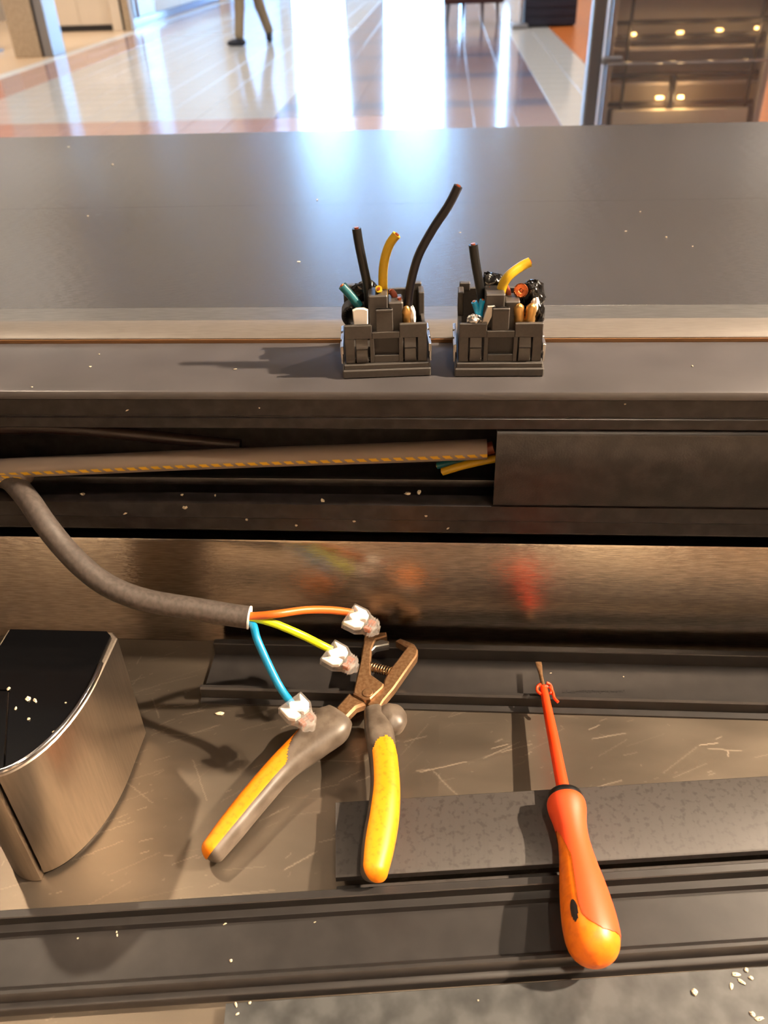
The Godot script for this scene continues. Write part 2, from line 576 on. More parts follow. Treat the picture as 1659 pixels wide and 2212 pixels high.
func mall() -> void:
	# floor: a slab with tiles of .371 m laid on it, in the direction of the counter
	var fl := struct("floor", "glossy tiled mall floor of pale, pink and mauve squares", "floor")
	wall_box("slab", Vector3(-10, FLOOR - .2, FAR - .3), Vector3(9, FLOOR - .006, 3.3), M.joint, fl)
	var tile := {}
	for nm in ["tile_pale", "tile_pink", "tile_mauve", "tile_slate"]:
		var st := mb()
		bx(st, Vector3(0, -.004, 0), Vector3(.366, .008, .366), .0012)
		tile[nm] = st.commit()
	var far := {}
	for nm in tile:
		far[nm] = mb()
	var z0 := -7.38
	for r in range(-3, 50):
		var z := z0 - .371 * r
		if z < FAR + .2:
			continue
		for k in range(-1, 19):
			var x := .985 - .371 * k - .1855
			var kind := "tile_pale"
			if k >= 16:
				kind = "tile_pink"
			elif k >= 0 and k <= 6:
				kind = "tile_mauve"
				if r >= 4 and (r - 4) % 5 == 0:
					kind = "tile_slate"
			elif k == -1:
				kind = "tile_pale"
			if (r == 1 or r == 2) and k < 16 and k > 0:
				kind = "tile_pink" if k > 3 else "tile_mauve"
			if k == 18:
				continue
			if r >= 0 and r <= 13 and k < 18:
				var o := MeshInstance3D.new()
				o.mesh = tile[kind]
				o.material_override = M[kind]
				o.position = Vector3(x, FLOOR, z)
				put(o, "tile", fl)
			else:
				bx(far[kind], Vector3(x, FLOOR - .004, z), Vector3(.366, .008, .366), .0012)
	for nm in far:
		var o := obj("far_tiles", far[nm], M[nm], fl)
		o.set_meta("kind", "stuff")
	for k in 40:   # the white border slabs along the shops, and the pale strip beside the wooden floor
		var z := -7.0 - .5 * k
		if z > FAR + .4:
			box_part("border_slab", Vector3(-5.795, FLOOR - .004, z), Vector3(.21, .008, .494), M.white_slab, fl, .001)
			box_part("strip_slab", Vector3(1.52, FLOOR - .004, z), Vector3(.32, .008, .494), M.tile_pale, fl, .001)
	wall_box("shop_floor", Vector3(-10, FLOOR - .006, FAR), Vector3(-5.905, FLOOR, 3), M.shop_floor, fl)
	wall_box("wooden_floor", Vector3(1.685, FLOOR - .006, FAR), Vector3(9, FLOOR, 3), M.wood_floor, fl)

	var ce := struct("ceiling", "pale mall ceiling high above the floor", "ceiling")
	wall_box("slab", Vector3(-10.2, TOP, FAR - .3), Vector3(9.2, TOP + .2, 3.3), M.ceil, ce)
	var wl := struct("wall_left", "plain wall behind the shops", "wall")
	wall_box("panel", Vector3(-10.2, FLOOR - .2, FAR - .3), Vector3(-10, TOP, 3.3), M.wall, wl)
	var wr := struct("wall_right", "plain wall on the seating side", "wall")
	wall_box("panel", Vector3(9, FLOOR - .2, FAR - .3), Vector3(9.2, TOP, 3.3), M.wall, wr)
	var wb := struct("wall_back", "wall behind the kiosk", "wall")
	wall_box("panel", Vector3(-10.2, FLOOR - .2, 3.1), Vector3(9.2, TOP, 3.3), M.canopy, wb)

	# far wall with tall daylight windows
	var wf := struct("wall_far", "far wall of the mall with tall bright windows", "wall")
	# [left, right, sill, head, blind]: a lower and an upper row
	var holes := [[-5.95, -4.55, 0.0, 5.0, 1], [-4.30, -2.75, 0.0, 5.0, 0], [-1.78, -.06, 0.0, 5.0, 0], [.28, .50, .0, 1.2, 0], [1.45, 1.72, .6, 4.2, 0], [-4.40, -1.95, 5.4, 11.6, 2], [-1.85, .60, 5.4, 11.6, 2]]  # the windows with blinds are unseen, added to brighten floor and board
	for row in [[0, 5, FLOOR - .2, FLOOR + 5.2], [5, 7, FLOOR + 5.2, TOP]]:
		var x := -10.2
		for n in range(row[0], row[1]):
			var h: Array = holes[n]
			wall_box("pier", Vector3(x, row[2], FAR - .25), Vector3(h[0], row[3], FAR), M.wall, wf)
			wall_box("lintel", Vector3(h[0], FLOOR + h[3], FAR - .25), Vector3(h[1], row[3], FAR), M.wall, wf)
			if FLOOR + h[2] > row[2] + .21:
				wall_box("parapet", Vector3(h[0], row[2], FAR - .25), Vector3(h[1], FLOOR + h[2], FAR), M.wall, wf)
			x = h[1]
		wall_box("pier", Vector3(x, row[2], FAR - .25), Vector3(9.2, row[3], FAR), M.wall, wf)
	for i in holes.size():
		var h: Array = holes[i]
		var w := struct("window_%d" % (i + 1), "", "")
		tag(w, ["added tall window with a backlit white blind brightening the tiles", "tall bright window beside the drawn blind", "widest tall bright window", "tiny bright window near the floor", "narrow tall bright window", "added upper window with a backlit blind for the board sheen, above the narrower tall window", "added upper window with a backlit blind for the board sheen, above the widest tall window"][i] + " in the far wall", "window")
		var st := mb()
		for e in [h[0] + .03, h[1] - .03]:
			bx(st, Vector3(e, FLOOR + (h[2] + h[3]) / 2, FAR - .1), Vector3(.06, h[3] - h[2], .08), .005)
		bx(st, Vector3((h[0] + h[1]) / 2, FLOOR + h[3] - .03, FAR - .1), Vector3(h[1] - h[0] - .12, .06, .08), .005)
		obj("frame", st, M.grey_metal, w)
		box_part("pane", Vector3((h[0] + h[1]) / 2, FLOOR + (h[2] + h[3]) / 2, FAR - .1), Vector3(h[1] - h[0] - .12, h[3] - h[2] - .06, .01), M.pane, w, 0.0)
		if h[4]:
			box_part("blind", Vector3((h[0] + h[1]) / 2, FLOOR + (h[2] + h[3]) / 2, FAR - .03), Vector3(h[1] - h[0] - .02, h[3] - h[2] - .02, .004), M.blind if h[4] == 1 else M.added_upper_blind, w, 0.0)

	# unseen fill lights added under the mall ceiling to brighten the hall
	var k := 0
	for zz in [-18.0, -10.0, -2.5]:
		for xx in [-8.2, 7.6]:
			var t := thing("added_fill_light", ["added square fill light high above the shops", "added square fill light above the seating side"][k % 2] + ", " + ["far end", "far end", "middle", "middle", "kiosk end"][mini(k, 4)] + " of the mall", "light panel", Vector3(xx, TOP - .03, zz), 0.0, "added fill lights under the mall ceiling")
			k += 1
			box_part("frame", Vector3.ZERO, Vector3(1.7, .05, 1.7), M.grey_metal, t, .005)
			box_part("diffuser", Vector3(0, -.028, 0), Vector3(1.6, .012, 1.6), glow(Color(1, .97, .92), 2.5), t, .002)
			var a := AreaLight3D.new()
			a.name = "fill_glow"
			a.area_size = Vector2(1.6, 1.6)
			a.light_energy = 72.0
			a.light_color = Color(1, .98, .96)
			a.area_range = 60.0
			a.shadow_enabled = true
			a.position = Vector3(xx, TOP - .08, zz)
			a.rotation.x = -PI / 2
			add_child(a)

# ---------------------------------------------------------------- the kiosk round the counter
const CANOPY := 1.34
func kiosk() -> void:
	var c := struct("kiosk_canopy", "brown canopy over the kiosk counter", "canopy")
	wall_box("brown_soffit", Vector3(-3.2, CANOPY, -2.6), Vector3(3.2, CANOPY + .12, -1.31), M.canopy, c)
	wall_box("grey_soffit", Vector3(-3.2, CANOPY, -1.31), Vector3(3.2, CANOPY + .12, 2.4), M.soffit, c)
	var warm := Color(1, .895, .775)
	ceiling_spot(1.46, -.40, CANOPY - .006, Vector3(0, 0, -.26), 24.0, warm, "warm recessed spotlight in the canopy, right of the counter tools")
	ceiling_spot(.28, .02, CANOPY - .006, Vector3(.1, 0, -.25), .7, warm, "warm recessed spotlight in the canopy, straight above the tools")
	ceiling_spot(-.82, -.92, CANOPY - .006, Vector3(-.15, 0, -.2), .6, warm, "warm recessed spotlight in the canopy, beyond the steel housing")
	ceiling_spot(1.0, -1.22, CANOPY - .006, Vector3(.2, 0, -.3), 3.2, warm, "warm recessed spotlight in the canopy, beyond the grey board")
	ceiling_spot(-.45, .80, CANOPY - .006, Vector3(-.4, .5, 1.14), 7.5, warm, "added unseen spotlight brightening the left of the boards mirrored in the steel")  # unseen lamp added to light the boards that the steel mirrors
	ceiling_spot(.65, .80, CANOPY - .006, Vector3(.6, .5, 1.14), 11.0, warm, "added unseen spotlight brightening the right of the boards mirrored in the steel")  # second added lamp for the mirrored boards
	# unseen boards added so the steel mirrors upright light and dark bands
	var wb := struct("added_boards", "added unseen upright boards giving the steel its banded reflection", "wall")
	var tones := [M.cream, M.canopy, M.cream, M.cab_dark, M.stone, M.canopy, M.cab_dark, M.cream, M.canopy, M.stone, M.cream, M.cream]
	for k in 12:
		box_part("board", Vector3(-1.43 + .26 * k, (FLOOR + CANOPY) / 2, 1.16), Vector3(.254, CANOPY - FLOOR - .01, .03), tones[k], wb, .003)

# ---------------------------------------------------------------- the counter
const X0 := -1.6
const X1 := 1.6
func counter() -> void:
	var t := thing("steel_worktop", "scratched stainless steel worktop under the tools", "worktop")
	var st := mb()
	along_x(st, [[-.3475, -.03], [-.3475, 0], [.300, 0], [.303, -.003], [.303, -.03]], X0, X1)
	obj("steel_sheet", st, M.worktop, t)
	t = thing("steel_upstand", "low brushed steel upstand behind the worktop, mirroring the tools", "upstand")
	st = mb()
	along_x(st, [[-.3477, 0], [-.3573, .0675], [-.3579, .0688], [-.3590, .0692], [-.3640, .0692], [-.3640, 0]], X0, X1)
	obj("steel_sheet", st, M.splash, t)
	t = thing("kiosk_cabinet", "dark cabinet carrying the steel worktop and the grey board", "cabinet")
	box_part("carcass", Vector3(0, (FLOOR - .034) / 2, -.33), Vector3(X1 - X0 - .02, -FLOOR - .036, 1.18), M.cab_dark, t, .004)
	box_part("riser", Vector3(0, .054, -.62), Vector3(X1 - X0 - .02, .168, .44), M.trunk, t, .002)
	var b := thing("counter_board", "long dark grey laminate board along the far side of the counter", "board")
	# two planks, a fine seam between them
	var zs := -.6540
	st = mb()
	along_x(st, [[-.4412, .140], [-.4412, .1705], [-.4420, .1713], [zs + .00015, .1713], [zs + .00015, .140]], X0, X1)
	obj("plank", st, M.board, b)
	st = mb()
	along_x(st, [[zs - .00015, .140], [zs - .00015, .1713], [-.9425, .1713], [-.9445, .1695], [-.9445, .140]], X0, X1)
	obj("plank", st, M.board, b)
	var s := thing("metal_strip", "warm brushed metal strip between the black ledge and the grey board", "strip")
	st = mb()
	along_x(st, [[-.3962, .150], [-.3962, .1722], [-.3970, .1728], [-.4195, .1728], [-.4200, .1722], [-.4200, .150]], X0, X1)
	obj("front_band", st, M.alu, s)
	st = mb()
	along_x(st, [[-.4204, .150], [-.4204, .1716], [-.4210, .1722], [-.4395, .1722], [-.4400, .1716], [-.4400, .150]], X0, X1)
	obj("back_band", st, M.alu_back, s)
	st = mb()
	along_x(st, [[-.3954, .150], [-.3954, .1718], [-.3960, .1718], [-.3960, .150]], X0, X1)
	obj("brown_edge", st, M.edge_brown, s)

func trunking() -> void:
	var t := thing("cable_trunking", "black plastic cable trunking with an open front along the counter back", "trunking")
	var st := mb()   # ledge on top
	along_x(st, [[-.3950, .150], [-.3950, LEDGE], [-.3416, LEDGE], [-.3404, .1696], [-.3398, .1684], [-.3398, .1660], [-.3440, .1640], [-.3440, .150]], X0, X1)
	obj("top_ledge", st, M.ledge, t)
	st = mb()   # upper rail, two steps
	along_x(st, [[-.3500, .1662], [-.3425, .1662], [-.3412, .1650], [-.3412, .1568], [-.3420, .1562], [-.3420, .1556], [-.3412, .1550], [-.3412, .1500], [-.3420, .1492], [-.3500, .1492]], X0, X1)
	obj("upper_rail", st, M.trunk, t)
	st = mb()   # lower rail
	along_x(st, [[-.3520, .1045], [-.3425, .1058], [-.3412, .1050], [-.3408, .0965], [-.3414, .0958], [-.3414, .0886], [-.3424, .0875], [-.3520, .0875]], X0, X1)
	obj("lower_rail", st, M.trunk, t)
	st = mb()
	along_x(st, [[-.3640, .1040], [-.3640, .1075], [-.3610, .1080], [-.3605, .1072], [-.3605, .1040]], X0, X1)
	obj("inner_rail", st, M.trunk, t)
	st = mb()   # channel behind
	along_x(st, [[-.3940, .0800], [-.3940, .1560], [-.3500, .1560], [-.3500, .1535], [-.3915, .1535], [-.3915, .0990], [-.3520, .0990], [-.3520, .0800]], X0, X1)
	obj("channel", st, M.trunk, t)
	var lx := pz(1068, 1040, -.3405).x
	var lid := thing("trunking_cover", "flat black trunking lid still clipped over the right of the open channel", "lid", Vector3(lx, .1275, -.341))
	st = mb()
	along_x(st, [[-.006, .0215], [-.001, .0215], [.0006, .0205], [.0012, .0195], [.0012, -.0198], [.0004, -.0210], [-.001, -.0215], [-.006, -.0215], [-.006, -.0200], [-.0016, -.0200], [-.0016, .0200], [-.006, .0200]], 0.0, X1 - lx)
	obj("lid_panel", st, M.lid, lid)

	# the cable that stays in the channel, printed with a slanting yellow dash line
	var im := Image.create(64, 32, false, Image.FORMAT_RGB8)
	im.fill(Color(.52, .47, .43))
	for y in 32:
		for x in 64:
			var u := x / 64.0
			if u > .955 or u < .03:
				var ph := fposmod(y / 32.0 + fposmod(u - .955, 1.0) * 5.0, 1.0)
				if ph < .62:
					im.set_pixel(x, y, Color(.85, .66, .12))
	var cm := mat(Color(1, 1, 1), .5)
	cm.albedo_texture = ImageTexture.create_from_image(im)
	var c := thing("sheathed_cable", "grey cable with a yellow slanted dash line lying in the open trunking", "cable")
	var path := []
	for p in [[-160, 1024, -.3480], [0, 1012, -.3475], [200, 1003, -.3485], [420, 993, -.3515], [640, 985, -.3545], [850, 978, -.3560], [1052, 970, -.3560]]:
		path.append(pz(p[0], p[1], p[2]))
	path.push_front(path[0] + Vector3(-.6, -.001, 0))
	path.push_front(path[0] + Vector3(-.6, 0, 0))
	st = mb()
	path = spline(path, 8)
	tube(st, path, .0052, 32, .0062)
	obj("sheath", st, cm, c)
	st = mb()
	tube(st, [pz(1050, 970, -.3560), pz(1066, 966, -.3560)], .0032, 12)
	obj("inner_cores", st, M.brown_wire, c)
	c = thing("thin_cable", "thin dark cable sagging along the top of the open trunking", "cable")
	st = mb()
	path = []
	for p in [[-160, 925], [0, 921], [130, 925], [260, 936], [400, 950], [520, 962]]:
		path.append(pz(p[0], p[1], -.366))
	path.push_front(path[0] + Vector3(-.6, .001, 0))
	tube(st, spline(path, 8), .0034, 14)
	obj("sheath", st, mat(Color(.13, .08, .075), .45), c)
	for w in [["earth_core", "cut yellow wire end poking out from under the trunking lid", [955, 1019, 1010, 1003, 1095, 985], M.earth_wire, .0021, -.3590], ["blue_core", "cut blue wire end beside the yellow one under the trunking lid", [944, 1006, 985, 999, 1095, 990], M.teal_wire, .0018, -.3660]]:
		var a: Array = w[2]
		c = thing(w[0], w[1], "wire")
		st = mb()
		var wp := spline([pz(a[0], a[1], w[5]), pz(a[2], a[3], w[5]), pz(a[4], a[5], w[5])], 8)
		tube(st, wp, w[4], 16)
		obj("insulation", st, w[3], c)
		st = mb()
		var d: Vector3 = (wp[0] - wp[1]).normalized()
		tube(st, [wp[0], wp[0] + d * .0004], w[4] * .55, 12)
		obj("copper_core", st, M.brass, c)

# steel housing with a black glass top at the left of the worktop
func housing() -> void:
	var cx := -.1810
	var a := .0270
	var b := .0545
	var zc := -.2495
	var back := -.2795
	var tall := .0735
	var half := func(grow: float, from: float, to: float) -> PackedVector2Array:
		var p := PackedVector2Array()
		for i in 25:
			var e: float = lerpf(from, to, i / 24.0)
			p.append(Vector2(cx + (a + grow) * cos(e), zc + (b + grow) * sin(e)))
		return p
	var up := Transform3D(Basis(Vector3(1, 0, 0), Vector3(0, 0, 1), Vector3(0, -1, 0)), Vector3.ZERO)
	var t := thing("steel_housing", "round-fronted brushed steel housing with a glossy black top on the worktop", "housing")
	var seam := acos((-.1765 - cx) / a)
	# right half of the shell
	var p: PackedVector2Array = half.call(0.0, 0.0, seam)
	p.append(Vector2(-.1765, back))
	p.append(Vector2(cx + a - .004, back))
	p.append(Vector2(cx + a, back + .004))
	var st := mb()
	prism(st, p, Transform3D(up.basis, Vector3(0, tall - .0015, 0)), tall - .0040, .0006)
	obj("steel_shell", st, M.housing, t)
	# left half stands a little proud
	p = half.call(.0018, seam + .05, PI)
	p.append(Vector2(cx - a - .0018, back))
	p.append(Vector2(-.1775, back))
	st = mb()
	prism(st, p, Transform3D(up.basis, Vector3(0, tall - .0015, 0)), tall - .0015, .0005)
	obj("steel_shell", st, M.housing, t)
	# black top inside a raised steel rim; the front left corner is a block of its own behind a seam
	var s0 := py(8, 1662, tall)
	var s1 := py(18, 1490, tall)
	var q: PackedVector2Array = half.call(-.0022, 0.05, seam - .04)
	q.append(Vector2(s0.x + .0003, s0.z))
	q.append(Vector2(s1.x + .0003, s1.z))
	q.append(Vector2(cx - a, s1.z))
	q.append(Vector2(cx - a, back + .001))
	q.append(Vector2(cx + a - .0060, back + .001))
	q.append(Vector2(cx + a - .0030, back + .004))
	st = mb()
	prism(st, q, Transform3D(up.basis, Vector3(0, tall, 0)), .0018, .0003)
	obj("black_top", st, M.black_gloss, t)
	q = half.call(-.0004, seam + .10, PI)
	q.append(Vector2(cx - a, s1.z + .0005))
	q.append(Vector2(s1.x - .0003, s1.z + .0005))
	q.append(Vector2(s0.x - .0003, s0.z))
	st = mb()
	prism(st, q, Transform3D(up.basis, Vector3(0, tall - .0002, 0)), .0018, .0001)
	obj("black_top", st, M.black_gloss, t)
	st = mb()
	var rim := []
	for i in 33:
		var e := lerpf(-.15, seam, i / 32.0)
		rim.append(Vector3(cx + (a - .0012) * cos(e), tall - .0004, zc + (b - .0012) * sin(e)))
	tube(st, rim, .0013, 10)
	obj("rim", st, M.chrome, t)
	st = mb()
	p = half.call(-.002, -.2, PI + .2)
	prism(st, p, Transform3D(up.basis, Vector3(0, .003, 0)), .003)
	obj("foot", st, M.black, t)

# trunking channels and lids lying loose on the worktop
func loose_profiles() -> void:
	var t := thing("trunking_channel", "long black trunking channel lying against the steel upstand, printed marks inside", "trunking", Vector3.ZERO, 0.0, "")
	var st := mb()
	along_x(st, [[-.3395, 0], [-.3395, .0098], [-.3391, .0102], [-.3356, .0102], [-.3352, .0098], [-.3348, .0022], [-.3080, .0018], [-.3070, .0030], [-.3062, .0072], [-.3050, .0086], [-.3034, .0086], [-.3024, .0076], [-.3022, .0016], [-.2985, .0012], [-.2985, 0]], -.131, X1)
	obj("channel_body", st, M.channel, t)
	var print_mat := mat(Color(.05, .045, .04), .5)
	st = mb()   # the rest of the print is rubbed to illegible strokes
	rng.seed = 5
	for k in 34:
		var q0 := py(1216 + 4.0 * k, 1493 + rng.randf_range(-2, 2), .0021)
		bx(st, q0, Vector3(.0003, .0001, rng.randf_range(.0004, .0022)), 0.0)
		if rng.randf() < .5:
			bx(st, q0 + Vector3(0, 0, rng.randf_range(-.001, .001)), Vector3(.0009, .0001, .0002), 0.0)
	var worn := obj("worn_print", st, mat(Color(.10, .09, .085), .5), t)
	worn.set_meta("kind", "stuff")
	for w in [["CE", .0040, 1187, 1497]]:
		var tm := TextMesh.new()
		tm.text = w[0]
		tm.font_size = 32
		tm.pixel_size = w[1] / 24.0
		tm.depth = .0001
		var f := SystemFont.new()
		f.font_names = PackedStringArray(["Droid Sans"])
		tm.font = f
		var o := MeshInstance3D.new()
		o.mesh = tm
		o.material_override = print_mat
		var q := py(w[2], w[3], .00215)
		o.transform = Transform3D(Basis(Vector3(-1, 0, 0), Vector3(0, 0, 1), Vector3(0, 1, 0)), q)
		put(o, "print", t)

	var turn := deg_to_rad(6.45)
	t = thing("trunking_cover", "short worn black trunking lid under the yellow grip and the screwdriver handle", "lid", py(725, 1733, .008) * Vector3(1, 0, 1), turn)
	st = mb()
	along_x(st, [[0, 0], [0, .0078], [.0006, .0084], [.0368, .0084], [.0378, .0078], [.0380, .0050], [.0364, .0044], [.0364, .0066], [.0016, .0066], [.0016, 0]], 0.0, .62)
	bx(st, Vector3(.31, .0011, .0400), Vector3(.62, .0022, .0035), .0004)
	obj("lid_panel", st, M.lid_worn, t)

	t = thing("trunking_channel", "long black trunking channel lying across the worktop below the screwdriver handle", "trunking", py(-6, 1966, .010) * Vector3(1, 0, 1), turn)
	st = mb()
	along_x(st, [[0, 0], [0, .0096], [.0004, .0100], [.0034, .0100], [.0038, .0096], [.0040, .0052], [.0072, .0048], [.0078, .0022], [.0280, .0020], [.0296, .0034], [.0312, .0070], [.0326, .0086], [.0340, .0086], [.0350, .0076], [.0354, .0042], [.0374, .0040], [.0380, .0034], [.0384, 0]], 0.0, .75)
	obj("channel_body", st, M.channel, t)

	t = thing("trunking_cover", "dull grey trunking lid with scuffs at the front of the worktop", "lid", py(490, 2160, .004) * Vector3(1, 0, 1) + Vector3(0, 0, .0012), deg_to_rad(6.6))
	st = mb()
	along_x(st, [[0, 0], [0, .0038], [.0004, .0043], [.0440, .0043], [.0446, .0038], [.0446, 0]], 0.0, .62)
	obj("lid_panel", st, M.lid_grey, t)

# ---------------------------------------------------------------- two socket inserts lying face down on the ledge
func wire(parent: Node3D, called: String, m: Material, r: float, z: float, pts: Array, bare := true) -> void:
	var inv := parent.transform.affine_inverse()
	var p := []
	for a in pts:
		p.append(inv * pz(a[0], a[1], z + (a[2] if a.size() > 2 else 0.0)))
	var st := mb()
	var q := spline(p, 8)
	tube(st, q, r, 16)
	var o := obj(called, st, m, parent)
	if bare:
		st = mb()
		var d: Vector3 = (q[0] - q[1]).normalized()
		tube(st, [q[0], q[0] + d * .0005], r * .5, 10)
		obj("copper_core", st, M.copper, o)

func lump(st: SurfaceTool, c: Vector3, s: Vector3, sd: int, n := 12, amp := .45) -> void:
	var f := FastNoiseLite.new()
	f.seed = sd
	f.frequency = .6
	var rings := []
	for i in n + 1:
		var e := PI * (.02 + .96 * i / n)
		var r := PackedVector3Array()
		for j in n * 2:
			var a := TAU * j / (n * 2)
			var d := Vector3(sin(e) * cos(a), cos(e), sin(e) * sin(a))
			r.append(c + d * s * (1.0 + amp * f.get_noise_3dv(d * 2.2)))
		rings.append(r)
	loft(st, rings)

func socket_body(t: Node3D) -> void:
	var st := mb()   # face plate with a stepped edge
	bx(st, Vector3(0, .0022, -.0208), Vector3(.0420, .0044, .0416), .0006)
	bx(st, Vector3(0, .0055, -.0208), Vector3(.0404, .0026, .0400), .0004)
	obj("face_plate", st, M.socket, t)
	st = mb()
	var zf := -.0035
	var cols := [[-.0192, -.0148], [-.0076, -.0056], [.0060, .0080], [.0149, .0192]]
	for c in cols:
		bx(st, Vector3((c[0] + c[1]) / 2, .0130, zf), Vector3(c[1] - c[0], .0124, .0020), .0002)
	bx(st, Vector3(.0002, .0086, zf), Vector3(.0116, .0036, .0020), .0002)          # sill under the window
	bx(st, Vector3(-.0128, .0222, zf), Vector3(.0128, .0068, .0020), .0003)         # upper left of the wall
	bx(st, Vector3(.0128, .0222, zf), Vector3(.0128, .0068, .0020), .0003)
	bx(st, Vector3(0, .0204, zf), Vector3(.0128, .0032, .0020), .0002)
	for s in [-1, 1]:                                                               # chamfered corners and side walls
		prism(st, PackedVector2Array([Vector2(s * .0192, -.0025), Vector2(s * .0192, -.0345), Vector2(s * .0176, -.0345), Vector2(s * .0176, -.0045)]), Transform3D(Basis(Vector3(1, 0, 0), Vector3(0, 0, 1), Vector3(0, -1, 0)), Vector3(0, .0205 if s < 0 else .0212, 0)), .0140)
		bx(st, Vector3(s * .0180, .0258, -.0300), Vector3(.0028, .0120, .0090), .0004)
		bx(st, Vector3(s * .0160, .0316, -.0352), Vector3(.0052, .0040, .0030), .0004)
	bx(st, Vector3(0, .0190, -.0352), Vector3(.0380, .0240, .0022), .0004)         # back wall
	bx(st, Vector3(0, .0070, -.0200), Vector3(.0360, .0010, .0300), 0.0)
	obj("housing", st, M.socket, t)
	st = mb()
	bx(st, Vector3(.0002, .0147, -.0052), Vector3(.0122, .0092, .0010), .0001)
	obj("window_panel", st, M.socket_dark, t)
	for s in [-1, 1]:
		st = mb()
		prism(st, PackedVector2Array([Vector2(0, .0066), Vector2(.0012, .0072), Vector2(.0018, .0090), Vector2(.0006, .0132), Vector2(.0012, .0142), Vector2(.0002, .0188), Vector2(-.0012, .0188), Vector2(-.0012, .0066)]), Transform3D(Basis(Vector3(0, 0, 1), Vector3(0, 1, 0), Vector3(-1, 0, 0)), Vector3(s * .01135 + .0028, 0, -.0034)), .0056, .0002)
		obj("latch", st, M.socket, t)
	st = mb()   # tongue between the two notches, and the terminal tower behind it
	bx(st, Vector3(-.0004, .0258, -.0040), Vector3(.0080, .0140, .0020), .0004)
	bx(st, Vector3(-.0004, .0322, -.0038), Vector3(.0078, .0012, .0026), .0003)
	obj("tongue", st, M.socket, t)
	st = mb()
	bx(st, Vector3(-.0030, .0228, -.0130), Vector3(.0090, .0300, .0120), .0006)
	bx(st, Vector3(.0050, .0210, -.0130), Vector3(.0070, .0264, .0110), .0006)
	obj("terminal_tower", st, M.socket, t)
	for s in [-1, 1]:   # sprung steel strips at the sides of the face plate
		st = mb()
		for k in 3:
			bx(st, Vector3(s * .0211, .0092 + .0004 * k, -.0100 - .0085 * k), Vector3(.0012, .0088, .0070), .0002)
		bx(st, Vector3(s * .0206, .0120, -.0190), Vector3(.0010, .0040, .0260), .0002)
		obj("spring_strip", st, M.tin, t)

